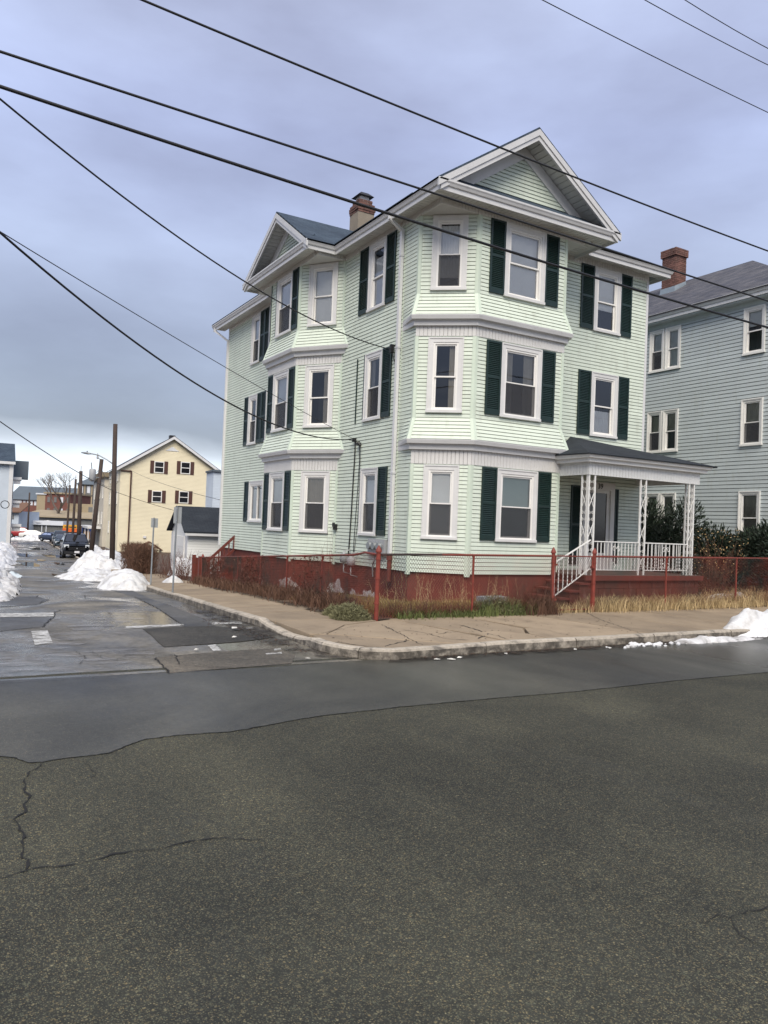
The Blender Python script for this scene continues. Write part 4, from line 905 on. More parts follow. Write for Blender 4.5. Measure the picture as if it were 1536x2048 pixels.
roof_poly('porch_roof', [L0, R0, AP], 'roof_dark', house, .03); roof_poly('porch_roof', [R0, R1_, AP], 'roof_dark', house, .03); roof_poly('porch_roof', [L1, L0, AP], 'roof_dark', house, .03); roof_poly('porch_roof', [(4.2, .3, zr+.1), L1, AP], 'roof_dark', house, .02)
mb = MB()
for i in range(20): x = PX0+(PX1-PX0)*i/20; mb.box(x+.003, x+(PX1-PX0)/20-.003, PY+.02, YR-.03, ZB1-.03, ZB1-.015)
obj('porch_ceiling', mb, 'soffit', house)
def iron_column(x, y, ax):
    """two square bars with crossed rods and scrolls between; ax = direction between the bars"""
    ax = Vector(ax); root = MB(); w_ = .19
    for s_ in (0, 1): p = Vector((x, y, 0))+ax*(w_*s_); root.box(p.x-.017, p.x+.017, p.y-.017, p.y+.017, ZD, ZB0)
    c = obj('porch_column', root, 'iron_white', house); o = Vector((x, y, 0)); mb = MB(); z = ZD+.1; k = 0
    while z < ZB0-.35:
        if k % 2 == 0:
            for a, b in ((0, w_), (w_, 0)): p = o+ax*a; q = o+ax*b; mb.tube([(p.x, p.y, z), (q.x, q.y, z+.42)], .008, 5)
            z += .42
        else:
            for zz in (z+.06, z+.22):
                for sg in (1, -1):
                    pts = []
                    for i in range(13):
                        t = i/12*math.pi*2.6; r = .042*(1-i/16); q = o+ax*(w_/2+sg*(.048+r*math.cos(t)*.9-.0)); pts.append((q.x, q.y, zz+r*math.sin(t)))
                    mb.tube(pts, .006, 4)
            z += .30
        k += 1
    obj('scrollwork', mb, 'iron_white', c)
iron_column(PX0+.05, PY+.02, (1, 0, 0)); iron_column(PX0+.05, PY+.07, (0, .9, 0)); iron_column(5.50, PY+.02, (1, 0, 0)); iron_column(7.28, PY+.02, (1, 0, 0)); iron_column(7.47, PY+.08, (0, 1, 0))
def railing(p, q, zt0, zt1, zb0, zb1, n, scroll=True):
    p, q = Vector(p), Vector(q); mb = MB()
    a, b = p.copy(), q.copy(); a.z, b.z = zt0, zt1; mb.beam(a, b, .04, .022); c, d = p.copy(), q.copy(); c.z, d.z = zb0, zb1; mb.beam(c, d, .025, .018); rl = obj('railing', mb, 'iron_white', house)
    for i in range(1, n): t = i/n; u = a.lerp(b, t); v = c.lerp(d, t); mb = MB(); mb.box(u.x-.008, u.x+.008, u.y-.008, u.y+.008, v.z, u.z); obj('baluster', mb, 'iron_white', rl)
    if scroll:
        m_ = a.lerp(b, .5); ax = (b-a).normalized(); mb = MB()
        for sg in (1, -1):
            for zz, sz in ((m_.z-.16, 1), (zb0+.14, -1)):
                pts = []
                for i in range(16): t = i/15*math.pi*2.4; r = .075*(1-i/20); u = m_+ax*(sg*(.075+r*math.cos(t)*-.9)); pts.append((u.x, u.y, zz+sz*r*math.sin(t)))
                mb.tube(pts, .007, 4)
        obj('scroll', mb, 'iron_white', rl)
railing((PX0+.28, PY+.02, 0), (5.49, PY+.02, 0), 1.69, 1.69, 1.02, 1.02, 13); railing((5.70, PY+.02, 0), (7.27, PY+.02, 0), 1.69, 1.69, 1.02, 1.02, 12); railing((7.47, PY+.3, 0), (7.47, YR, 0), 1.69, 1.69, 1.02, 1.02, 12, False)
railing((PX0+.02, PY-.12, 0), (2.62, PY-.16, 0), 1.72, 1.18, 1.05, .42, 8, False)
mb = MB(); mb.box(2.60, 2.63, PY-.175, PY-.145, .18, 1.2); obj('rail_post', mb, 'iron_white', house)
# front door
F = FWF; ud = lambda x: x-4.28
mb = MB(); F.bx(mb, ud(5.51), ud(5.66), -.01, .05, ZD, 3.27); F.bx(mb, ud(6.53), ud(6.68), -.01, .05, ZD, 3.27); F.bx(mb, ud(5.66), ud(6.53), -.01, .049, 3.06, 3.27); door = obj('door', mb, 'door_white', house)
mb = MB(); F.bx(mb, ud(5.66), ud(5.80), -.03, .01, ZD, 3.06); F.bx(mb, ud(6.42), ud(6.53), -.03, .01, ZD, 3.06); F.bx(mb, ud(5.80), ud(6.42), -.03, .009, 2.98, 3.06); F.bx(mb, ud(5.80), ud(6.42), -.03, .009, ZD, 1.36); obj('storm_door', mb, 'door_white', door)
mb = MB(); F.bx(mb, ud(5.80), ud(6.42), -.02, -.01, 1.36, 2.98); obj('pane', mb, 'door_glass_dark', door)
mb = MB(); F.bx(mb, ud(5.80), ud(5.88), .01, .05, 1.9, 2.05); obj('handle', mb, 'chrome', door)
shutter(F, ud(5.08), ud(5.50), 1.05, 3.14, house); shutter(F, ud(6.69), ud(6.83), 1.05, 3.12, house)
fc = bpy.data.curves.new('house_number', 'FONT'); fc.body = '39'; fc.size = .2; fc.extrude = .006; fo = bpy.data.objects.new('tmp', fc)
me = bpy.data.meshes.new_from_object(fo); me.materials.clear(); me.materials.append(M['number_black']); nm_ = bpy.data.objects.new('house_number', me); col.objects.link(nm_); nm_.parent = house
nm_.location = Vector((6.02, YR-.053, 3.10))-WL[house.name]; nm_.rotation_euler = (R(90), 0, 0)
mb = MB(); mb.lathe((5.6, .1, ZB1-.09), [(.06, .075), (.05, .04), (.03, .0)], 10); obj('porch_lamp', mb, 'plastic_black', house)

# ------------------------------------------------------------------ chain-link fence
def fence_z(x, y):   # ground line under the fence
    return .15+.006*(x-FX0) if y < FY0+.6 and x > FX0+.05 else .14-.056*(y-FY0)
FH = 1.19
def post(x, y, h, r, parent, m='fence_red', cap=True, bands=()):
    z = fence_z(x, y)-.1; mb = MB()
    pr = [(r, 0), (r, h+.1)]
    if cap: pr += [(r*1.35, h+.1), (r*1.35, h+.125), (r*1.1, h+.16), (r*.55, h+.20), (r*.3, h+.225)]
    mb.lathe((x, y, z), pr, 12); p = obj('fence_post', mb, m, parent)
    for b in bands: mbb = MB(); mbb.lathe((x, y, z+.1+b), [(r*1.25, 0), (r*1.25, .025)], 12); obj('tension_band', mbb, m, p)
    return p
def mesh_panel(p, q, zb, zt, parent, m='mesh_red', nm='chain_link_mesh'):
    """woven zigzag wires: p,q plan ends; zb,zt functions of t"""
    p, q = Vector((*p, 0)), Vector((*q, 0)); L_ = (q-p).length; d = (q-p)/L_; n_ = Vector((-d.y, d.x, 0)); pitch = .029; n = int(L_/pitch); mb = MB(); rr = random.Random(int(L_*100))
    for i in range(n):
        t = (i+.5)/n; x0 = i*pitch; b, t_ = zb(t), zt(t); k = int((t_-b)/.038); pts = []
        for j in range(k+1):
            u = x0+(pitch*1.03 if (j+i) % 2 else -.001); c = p+d*u+n_*(.003 if (j+i) % 2 else -.003); pts.append((c.x, c.y, b+(t_-b)*j/k))
        mb.tube(pts, .0036, 3, False)
        if i % 2: c = p+d*(x0+pitch*.5); mb.tube([(c.x-d.x*.012, c.y-d.y*.012, t_-.01), (c.x, c.y, t_+.035)], .0026, 3, False)
    return obj(nm, mb, m, parent, kind='stuff')
fence = thing('chain_link_fence', 'rust-red painted chain-link fence along the front sidewalk', 'fence', (0, -2.1, .15))
fpx = [-.34, 5.30, 7.93, 10.5, 13.1]
post(FX0, FY0, FH+.04, .042, fence, bands=(.3, .75, 1.1)); post(1.75, fyl(1.75), FH+.06, .04, fence, bands=(.2, .6, 1.05))
for x in fpx: post(x, fyl(x), FH-.01, .024, fence, cap=False, bands=(FH-.03,))
post(2.95, fyl(2.95), FH+.06, .04, fence, bands=(.2, .6, 1.05))
def rail(a, b, m, parent, r=.021, dz=0, za=None):
    n = max(2, int(math.dist(a, b)/.5)); pts = [(a[0]+(b[0]-a[0])*i/n, a[1]+(b[1]-a[1])*i/n) for i in range(n+1)]
    mb = MB(); mb.tube([(x, y, fence_z(x, y)+FH+dz) for x, y in pts], r, 8); return obj('top_rail', mb, m, parent)
for a, b, m_ in ((FX0+.05, -1.1, 'fence_dark'), (-1.1, -.34, 'fence_red'), (-.34, 1.72, 'fence_red'), (2.98, 5.3, 'fence_red'), (5.3, 7.93, 'fence_red'), (7.93, 10.5, 'fence_red'), (10.5, 14.5, 'fence_red')):
    rail((a, fyl(a)), (b, fyl(b)), m_, fence)
for a, b in ((FX0+.04, -.36), (-.32, 1.71), (3.0, 5.28), (5.32, 7.91), (7.95, 10.48), (10.52, 14.5)):
    za, zb_ = fence_z(a, -2.1), fence_z(b, -2.1)
    mesh_panel((a, fyl(a)-.03), (b, fyl(b)-.03), lambda t: za+(zb_-za)*t+.04, lambda t: za+(zb_-za)*t+FH+.005, fence)
gate = thing('fence_gate', 'narrow red chain-link gate between two capped posts in front of the porch steps', 'gate', (2.35, fyl(2.35), .16))
mb = MB(); y = fyl(2.3)-.0; g0, g1, zb_, zt_ = 1.83, 2.87, fence_z(2.3, -2.1)+.06, fence_z(2.3, -2.1)+FH+.0
mb.tube([(g0, y, zb_), (g0, y, zt_), (g1, y, zt_), (g1, y, zb_), (g0, y, zb_)], .019, 8); obj('gate_frame', mb, 'fence_red', gate)
mesh_panel((g0+.01, y-.02), (g1-.01, y-.02), lambda t: zb_, lambda t: zt_, gate)
mb = MB(); mb.box(g1-.02, g1+.06, y-.04, y+.03, zt_-.25, zt_-.2); mb.tube([(g1-.02, y-.03, zt_-.22), (g1-.0, y-.03, zt_+.06)], .012, 6); obj('latch', mb, 'fence_red', gate)
for z in (zb_+.2, zt_-.2): mb = MB(); mb.box(g0-.07, g0+.03, y-.03, y+.03, z, z+.04); obj('hinge', mb, 'fence_red', gate)
sfence = thing('chain_link_fence', 'overgrown rust-red chain-link fence along the side street sidewalk', 'fence', (-1.9, 5, -.2))
spy = [.65, 3.0, 5.2, 7.5, 10.0, 12.3]
prev = FY0+.04
for y in spy:
    post(fxl(y), y, FH, .024 if y < 12 else .04, sfence, cap=y > 12, bands=(FH-.04,))
    rail((fxl(prev), prev), (fxl(y), y), 'fence_red', sfence); a, b = prev, y
    mesh_panel((fxl(a)-.03, a+.02), (fxl(b)-.03, b-.02), lambda t: fence_z(-9, a+(b-a)*t)+.04, lambda t: fence_z(-9, a+(b-a)*t)+FH+.005, sfence)
    prev = y
# gate and wooden stair rail at the rear corner
g2 = thing('wooden_gate', 'dark red wooden gate standing open beside the rear steps', 'gate', (-1.25, 13.2, -.7))
mb = MB(); z = fence_z(-9, 13); 
for yy in (12.65, 13.75): mb2 = MB(); mb2.box(fxl(yy)-.06, fxl(yy)+.06, yy-.06, yy+.06, z-.1, z+1.25); obj('gate_post', mb2, 'oxblood_wood', g2)
for i in range(5): mb2 = MB(); xx = fxl(13.75)+.06+.11*i; mb2.box(xx, xx+.1, 13.72, 13.75, z+.05, z+1.15); obj('gate_board', mb2, 'oxblood_wood', g2)
mb2 = MB(); mb2.box(fxl(13.75), fxl(13.75)+.6, 13.75, 13.79, z+.3, z+.4); mb2.box(fxl(13.75), fxl(13.75)+.6, 13.75, 13.79, z+.9, z+1.0); obj('gate_brace', mb2, 'oxblood_wood', g2)
st = thing('wooden_steps', 'dark red wooden steps with railing climbing to the rear corner of the mint house', 'steps', (-.6, 13.4, -.6))
for i in range(5):
    z = -.55+.25*i; x = -1.0+.26*i; mb = MB(); mb.box(x, x+.28, 12.7, 13.7, z-.04, z); obj('stair_tread', mb, 'oxblood_wood', st)
for yy in (12.7,):
    mb = MB(); mb.beam((-1.1, yy, .25), (.15, yy, 1.42), .06, .09); mb.beam((-1.1, yy, -.2), (.15, yy, .95), .05, .08); rl = obj('stair_rail', mb, 'oxblood_wood', st)
    for i in range(8): t = i/7; x = -1.1+1.25*t; mb = MB(); mb.box(x-.02, x+.02, yy-.02, yy+.02, -.25+1.15*t, .27+1.15*t); obj('baluster', mb, 'oxblood_wood', rl)
    for x, z in ((-1.12, .45), (.1, 1.6)): mb = MB(); mb.box(x-.05, x+.05, yy-.05, yy+.05, -.8, z); obj('newel_post', mb, 'oxblood_wood', st)

# ------------------------------------------------------------------ vegetation
def blades(mb, n, sampler, hmin, hmax, w, lean=.5, seed=1, seg=2, curl=.3):
    r = random.Random(seed)
    for _ in range(n):
        x, y, z = sampler(r); h = r.uniform(hmin, hmax); a = r.uniform(0, 2*math.pi); l = r.uniform(.1, 1)*lean*h; ww = w*r.uniform(.6, 1.3); b = r.uniform(0, math.pi)
        dx, dy = math.cos(a)*l, math.sin(a)*l; wx, wy = math.cos(b)*ww, math.sin(b)*ww; k = len(mb.v)
        mb.v += [(x-wx, y-wy, z), (x+wx, y+wy, z), (x+dx*.35-wx*.7, y+dy*.35-wy*.7, z+h*.6), (x+dx*.35+wx*.7, y+dy*.35+wy*.7, z+h*.6), (x+dx, y+dy, z+h*(1-curl*r.random()))]
        mb.f += [(k, k+1, k+3, k+2), (k+2, k+3, k+4)]
    return mb
def stuff(name, mb, m, label, cat): o = obj(name, mb, m, None, kind='stuff'); o['label'] = label; o['category'] = cat; return o
def yz(x, y): return P(y)+.2
def clumpy(x0, x1, y0, y1, zf=yz, sc_=2.0, th=-.1):
    def s(r):
        for _ in range(12):
            x, y = r.uniform(x0, x1), r.uniform(y0, y1)
            if mn.noise(Vector((x*sc_, y*sc_, 3))) > th-r.random()*.4: break
        return x, y, zf(x, y)
    return s
def along_f(x0, x1, d0, d1, sc_=2.5):
    def s(r):
        for _ in range(10):
            x = r.uniform(x0, x1); d = r.gauss((d0+d1)/2, abs(d1-d0)/3)
            if mn.noise(Vector((x*sc_, d*2, 9))) > -.2-r.random()*.5: break
        return x, fyl(x)+d, .16+.004*x
    return s
mb = MB(); blades(mb, 7000, along_f(3.05, 14, -.18, .35), .16, .40, .006, .75, 1); blades(mb, 2600, along_f(7.6, 14, .0, .8), .2, .55, .006, .6, 2); blades(mb, 500, along_f(1.8, 3.1, -.12, .3), .1, .28, .006, .8, 3); blades(mb, 3500, along_f(3.1, 13, .2, 1.0), .15, .38, .006, .7, 4)
stuff('dry_grass', mb, 'straw', 'tall straw-coloured dry grass along the foot of the front fence', 'grass')
mb = MB(); blades(mb, 9000, clumpy(FX0+.1, 2.4, -2.0, -.05), .10, .26, .005, .6, 5); blades(mb, 2500, clumpy(-2.3, -.2, -1.5, 3.0), .08, .24, .005, .6, 6)
stuff('dry_lawn', mb, 'lawn', 'yellowed lawn grass between the front fence and the foundation', 'grass')
mb = MB(); blades(mb, 6000, along_f(-2.1, .9, -.12, .30, 1.6), .05, .20, .009, .9, 7); blades(mb, 1600, along_f(-.2, 1.2, -.1, .25), .15, .38, .007, .6, 8)
stuff('green_weeds', mb, 'weed_green', 'low green weeds growing through the front fence', 'weeds')
def along_s(y0, y1, d0, d1):
    def s(r):
        for _ in range(10):
            y = r.uniform(y0, y1); d = r.gauss((d0+d1)/2, abs(d1-d0)/3.2)
            if mn.noise(Vector((y*1.7, d*2, 4))) > -.1-r.random()*.45: break
        x = fxl(y)+d; return x, y, P(y)+.17
    return s
mb = MB(); blades(mb, 9500, along_s(-1.0, 12.4, -.34, .3), .12, .45, .007, .9, 9); blades(mb, 1200, along_f(-2.3, 1.7, .0, .35), .15, .45, .005, .8, 13); blades(mb, 1500, along_f(.9, 1.75, -.2, .35), .15, .5, .006, .8, 10); blades(mb, 700, along_s(-.8, 3.5, -.2, .1), .3, .62, .007, .8, 12)
stuff('dead_weeds', mb, 'twig', 'tangled dead brown weeds along the side street fence', 'weeds')
def twigs(mb, n, base, spread, h0, h1, r0=.006, seed=1, fork=3):
    r = random.Random(seed)
    for _ in range(n):
        b = Vector(base(r)); a = r.uniform(0, 2*math.pi); l = r.uniform(.2, 1)*spread; h = r.uniform(h0, h1)
        tip = b+Vector((math.cos(a)*l, math.sin(a)*l, h)); mid = b.lerp(tip, .5)+Vector((r.uniform(-.06, .06), r.uniform(-.06, .06), h*.08)); mb.tube([b, mid, tip], [r0, r0*.7, r0*.3], 3, False)
        for _ in range(fork):
            t = r.uniform(.35, .9); q = b.lerp(tip, t); e_ = q+Vector((r.uniform(-.5, .5), r.uniform(-.5, .5), r.uniform(.1, .6)))*h*.35; mb.tube([q, e_], [r0*.5, r0*.2], 3, False)
    return mb
def plant(name, label, cat, loc, parts, group=None):
    t = thing(name, label, cat, loc, 0, group)
    for pn, mb, m in parts: obj(pn, mb, m, t)
    return t
# vines hanging on the side fence
def vine(y0, y1, n, seed, label):
    r = random.Random(seed); mb = MB()
    for _ in range(n):
        y = r.gauss((y0+y1)/2, (y1-y0)/4); x = fxl(y); z = fence_z(-9, y); pts = []; yy = y; zz = z+r.uniform(.0, .1); top = z+r.uniform(.6, 1.3)
        while zz < top: pts.append((x+r.uniform(-.09, .05), yy, zz)); zz += r.uniform(.1, .22); yy += r.uniform(-.1, .1)
        if len(pts) > 1: mb.tube(pts, [.006*(1-.6*i/len(pts)) for i in range(len(pts))], 3, False)
        for p_ in pts[1:]:
            for _k in range(2): mb.tube([p_, (p_[0]+r.uniform(-.12, .06), p_[1]+r.uniform(-.18, .18), p_[2]+r.uniform(-.22, .06))], [.003, .0015], 3, False)
    lv = MB()
    for _ in range(n*6):
        y = r.gauss((y0+y1)/2, (y1-y0)/4); c = Vector((fxl(y)+r.uniform(-.1, .06), y, fence_z(-9, y)+r.uniform(.1, 1.2))); a = Vector((r.uniform(-1, 1), r.uniform(-1, 1), r.uniform(-1, 1))).normalized()*.025; b = Vector((r.uniform(-1, 1), r.uniform(-1, 1), r.uniform(-1, 1))).normalized()*.025
        lv.poly([c-a, c+b, c+a, c-b])
    plant('dead_vine', label, 'vine', (fxl((y0+y1)/2), (y0+y1)/2, fence_z(-9, (y0+y1)/2)), [('stems', mb, 'vine'), ('dead_leaves', lv, 'vine')])
vine(4.6, 7.4, 90, 21, 'brown dead vine draped over the middle of the side street fence'); vine(8.8, 11.6, 60, 22, 'thin brown vine climbing the side fence near the wooden gate'); vine(.4, 2.4, 34, 25, 'sparse dry vine on the side fence near the corner')
mb = MB(); twigs(mb, 70, lambda r: (fxl(14.6)+r.gauss(.0, .25), 14.8+r.gauss(0, .5), -.6), .5, .5, 1.35, .007, 23); twigs(mb, 120, lambda r: (-1.15+r.gauss(0, .3), 16.2+r.gauss(0, .8), -.7), .5, .4, 1.25, .007, 24)
plant('bare_bush', 'leafless reddish brown bush beyond the wooden gate', 'bush', (-1.0, 15.5, -.7), [('branches', mb, 'vine')])
# corner herb clump and dead stalks by the gate
def clump(n, c, rx, ry, h, seed, w=.006):
    r = random.Random(seed); mb = MB()
    for _ in range(n):
        a = r.uniform(0, 2*math.pi); q = math.sqrt(r.random()); x, y = c[0]+math.cos(a)*rx*q, c[1]+math.sin(a)*ry*q; z1 = c[2]+h*math.sqrt(max(0, 1-q*q))*r.uniform(.55, 1.08)
        p_ = Vector((x, y, z1*r.uniform(.5, 1)+c[2]*.2)); 
        for k in range(4):
            d = Vector((math.cos(a)*.5+r.uniform(-1, 1), math.sin(a)*.5+r.uniform(-1, 1), r.uniform(.0, 1.2))).normalized()*r.uniform(.04, .085); s_ = d.cross(Vector((r.uniform(-1, 1), r.uniform(-1, 1), r.uniform(-1, 1)))).normalized()*w
            mb.add([p_-s_, p_+s_, p_+d+s_*.3, p_+d-s_*.3], [(0, 1, 2, 3)])
    return mb
plant('herb_clump', 'bushy grey-green herb clump spilling onto the sidewalk at the fence corner', 'plant', (-2.8, -1.6, .15), [('foliage', clump(1500, (-2.8, -1.75, .08), .34, .42, .32, 31).add(*(lambda m_: (m_.v, m_.f))(clump(1300, (-2.66, -1.15, .06), .34, .5, .27, 37))), 'herb_green')])
plant('weed_clump', 'grey-green weed clump behind the front fence beside the red gate post', 'plant', (.55, -1.9, .15), [('foliage', clump(1400, (.45, -1.95, .12), .75, .3, .40, 32), 'herb_green')])
mb = MB(); twigs(mb, 90, lambda r: (1.35+r.gauss(0, .22), -1.85+r.gauss(0, .2), .15), .35, .3, .75, .005, 33, 4)
plant('dead_bush', 'brown dead bush behind the fence left of the gate', 'bush', (1.35, -1.85, .15), [('branches', mb, 'twig')])
mb = MB(); twigs(mb, 70, lambda r: (.2+r.uniform(-2, 1.4), -.7+r.uniform(-.6, .3), .15), .2, .3, .8, .004, 34, 3)
plant('dry_stalks', 'thin dry stalks scattered on the yellow lawn before the foundation', 'plant', (0, -.7, .15), [('stems', mb, 'straw')])
mb = MB(); twigs(mb, 9, lambda r: (-.35+r.gauss(0, .05), 4.35+r.gauss(0, .2), -.1), .25, 1.2, 1.9, .006, 35, 2)
plant('sapling', 'thin bare sapling against the mint side wall by the vent', 'sapling', (-.35, 4.35, -.1), [('stems', mb, 'twig')])
# shrub with buds right of the porch
mb = MB(); twigs(mb, 80, lambda r: (8.35+r.gauss(0, .12), -.95+r.gauss(0, .15), .2), .75, .7, 1.75, .006, 36, 3); lv = MB(); r = random.Random(37)
for _ in range(420):
    a = r.uniform(0, 6.28); q = r.random()**.5*.85; c = Vector((8.35+math.cos(a)*q, -.95+math.sin(a)*q, .9+r.random()*1.25)); d = Vector((r.uniform(-1, 1), r.uniform(-1, 1), r.uniform(-1, 1))).normalized()*.02; e_ = d.cross(Vector((0, 0, 1)))
    lv.poly([c-d, c+e_, c+d, c-e_])
plant('budding_shrub', 'bare tan shrub with pale buds beside the porch', 'bush', (8.35, -.95, .2), [('branches', mb, 'twig'), ('buds', lv, 'bud')])
# yews
def yew(c, rx, ry, h, seed, n=9000):
    r = random.Random(seed); mb = MB(); lobes = []
    for k in range(9): a = r.uniform(0, 6.28); q = r.uniform(.1, .75); lobes.append((Vector((c[0]+math.cos(a)*rx*q, c[1]+math.sin(a)*ry*q, c[2]+h*r.uniform(.3, .78))), rx*r.uniform(.35, .6), h*r.uniform(.22, .34)))
    for _ in range(n):
        L_, lr, lh = lobes[r.randrange(9)]; v = Vector((r.gauss(0, 1), r.gauss(0, 1), r.gauss(0, 1))).normalized()*(r.random()**.35); p_ = L_+Vector((v.x*lr, v.y*lr, v.z*lh))
        if p_.z < c[2]: continue
        d = (v+Vector((r.uniform(-.6, .6), r.uniform(-.6, .6), r.uniform(.1, .9)))).normalized()*r.uniform(.07, .20); s_ = d.cross(Vector((r.uniform(-1, 1), r.uniform(-1, 1), r.uniform(-1, 1)))).normalized()*r.uniform(.012, .03)
        mb.add([p_-s_*.4, p_+d*.5-s_, p_+d, p_+d*.5+s_], [(0, 1, 2, 3)])
    for _ in range(60): # shoots above the crown
        L_, lr, lh = lobes[r.randrange(9)]; p_ = L_+Vector((r.uniform(-.5, .5)*lr, r.uniform(-.5, .5)*lr, lh*.8)); d = Vector((r.uniform(-.5, .5), r.uniform(-.5, .5), 1)).normalized()*r.uniform(.2, .5); s_ = Vector((.012, .008, 0)); mb.add([p_-s_, p_+s_, p_+d], [(0, 1, 2)])
    tr = MB()
    for k in range(6): L_ = lobes[k][0]; tr.tube([(c[0]+r.uniform(-.15, .15), c[1]+r.uniform(-.15, .15), c[2]), tuple(Vector(c).lerp(L_, .5)+Vector((0, 0, .1))), tuple(L_)], [.05, .035, .012], 6)
    return mb, tr
for c, rx, ry, h, sd_, lab in (((9.1, 1.3, .2), 1.25, 1.2, 2.95, 41, 'tall dark evergreen yew seen through the porch'), ((10.35, .35, .2), 1.2, 1.2, 2.35, 42, 'dark evergreen yew between the porch and the grey house'), ((10.9, -1.0, .2), 1.35, 1.1, 2.2, 43, 'spreading dark yew in front of the grey house')):
    mb, tr = yew(c, rx, ry, h, sd_); plant('yew_bush', lab, 'bush', c, [('foliage', mb, 'yew'), ('trunk', tr, 'bark')], 'yews beside the porch')
# clipped brown hedge on the far sidewalk
r = random.Random(45); mb = MB(); hb = Vector((-1.35, 21.6, P(21)+.1))
for _ in range(11000):
    p_ = hb+Vector((r.uniform(-.55, .55), r.uniform(-1.4, 1.4), r.random()**.8*1.32)); d = Vector((r.uniform(-.5, .5), r.uniform(-.5, .5), r.uniform(.2, 1))).normalized()*r.uniform(.12, .3); s_ = d.cross(Vector((r.uniform(-1, 1), r.uniform(-1, 1), .2))).normalized()*.008; mb.add([p_-s_, p_+s_, p_+d], [(0, 1, 2)])
tr = MB(); twigs(tr, 60, lambda r: (hb.x+r.uniform(-.5, .5), hb.y+r.uniform(-1.2, 1.2), hb.z-.1), .2, .9, 1.35, .01, 46)
plant('clipped_hedge', 'clipped rounded brown leafless hedge behind the parking sign', 'hedge', hb, [('twigs', mb, 'twig'), ('stems', tr, 'twig')])

# ------------------------------------------------------------------ snow
def mound(name, label, c, rx, ry, h, seed, m='snow', rot=0, zf=None, group=None, rough=.30, nr=40, na=110, pw=.62, res=None):
    """ploughed snow: height field on a fine grid with a ragged outline, broad humps and broken clods"""
    mb = MB(); ca, sa = math.cos(rot), math.sin(rot); zf = zf or (lambda x, y: P(y)); off = Vector((seed*7.3, seed*3.1, seed*1.7)); E_ = 1.25
    nx_ = res or max(24, min(90, int(rx*2*E_/.045))); ny2 = max(24, min(170, int(ry*2*E_/.07))); idx = {}; hs_ = min(1, h)
    for i in range(nx_+1):
        for j in range(ny2+1):
            u, v = rx*E_*(2*i/nx_-1), ry*E_*(2*j/ny2-1); x, y = c[0]+u*ca-v*sa, c[1]+u*sa+v*ca; w_ = Vector((x, y, 0))+off
            d = 1-math.sqrt((u/rx)**2+(v/ry)**2)+.22*mn.noise(w_*.8/max(.5, min(rx, 1.2)))+.13*mn.noise(w_*2.6)+.06*mn.noise(w_*7)
            if d < -.08: continue
            f = max(0, min(1, d/.72)); f = 1-(1-f)**1.6; hump = 1+.5*mn.noise(w_*.9)+.2*mn.noise(w_*2.1)
            D1 = mn.voronoi(w_*2.6+Vector((0, 0, seed)))[0]; D2 = mn.voronoi(w_*6.5)[0]
            clod = (.55-D1[0])*.30+(.45-D2[0])*.13+.05*mn.noise(w_*19)
            idx[i, j] = len(mb.v); mb.v.append((x+.03*mn.noise(w_*8), y+.03*mn.noise(w_*8+Vector((5, 5, 5))), zf(x, y)-.04+max(0, h*f*hump)+hs_*rough*2.7*clod*min(1, f*2.2)+(.04 if d > 0 else 0)))
    for i in range(nx_):
        for j in range(ny2):
            q = [(i, j), (i+1, j), (i+1, j+1), (i, j+1)]
            if all(k in idx for k in q): mb.f.append(tuple(idx[k] for k in q))
    return tag(obj(name, mb, m, None, True), label, 'snow pile', group)
mound('snow_pile', 'white ploughed snow heap with a steep right end at the kerb near the parking sign', (-3.65, 13.2), .95, 1.5, .50, 1, rot=-.1)
mound('snow_pile', 'broad white snow heap in front of the parked black pickup', (-3.45, 20.8), 1.35, 2.6, .36, 2, rot=-.05)
mound('snow_pile', 'dirty-topped snow heap behind the tall utility pole', (-1.6, 28.0), 1.7, 3.2, .78, 3, rot=-.1)
mound('snow_pile', 'small snow heap in the opening between hedge and fence', (-.1, 18.6), .75, 1.3, .7, 4, zf=lambda x, y: P(y)+.15)
mound('snow_pile', 'little crumbled snow lump at the foot of the front parking sign post', (-2.05, 13.2), .38, .6, .3, 5, zf=lambda x, y: P(y)+.15)
mound('snow_bank', 'tall grimy snow bank along the left kerb', (-8.15, 15.5), 1.1, 9.5, .72, 6, 'snow', rot=-.085, rough=.45, nr=60, na=260)
mound('snow_bank', 'dirty crusted foot of the left snow bank', (-7.3, 14.5), .5, 8, .30, 7, 'dirty_snow', rot=-.085, rough=.6, nr=40, na=200)
mound('snow_bank', 'snow bank before the pale left house', (-5.1, 50), 1.2, 24, .7, 8, 'snow', rot=-.085, nr=50, na=260)
mound('snow_bank', 'low snow bank before the white sedan at the end of the street', (5.2, 118), 4.6, 2.0, .75, 9)
mound('snow_pile', 'snow heap beside the parked cars at the far fence', (2.6, 60), 1.3, 16, .7, 10, rot=-.08, nr=40, na=140)
mound('snow_pile', 'old snow heap melting on the front kerb at the right', (4.95, -4.72), 1.25, .45, .30, 11, 'snow', zf=lambda x, y: .14 if y > -4.8 else 0, nr=50, na=160, rough=.5)
mound('snow_pile', 'thin grey slush tongue in the right gutter', (3.0, -5.1), 1.25, .22, .07, 12, 'dirty_snow', zf=lambda x, y: 0, rough=1.0)
mound('snow_patch', 'snow patch under the yews behind the fence', (8.4, -1.35), 1.1, .45, .2, 13, zf=lambda x, y: .22, nr=18, na=60)
rr = random.Random(50); mb = MB()
for _ in range(46):   # ice crumbs in the gutter
    x, y = 1.0+rr.gauss(0, .33), -5.18+rr.gauss(0, .07); s_ = rr.uniform(.008, .035); mb.obox((x, y, .012+s_*.3), (Vector((1, rr.uniform(-.5, .5), .2)).normalized(), Vector((0, 1, .3)).normalized(), Vector((.1, 0, 1))), (s_*1.5, s_, s_*.5))
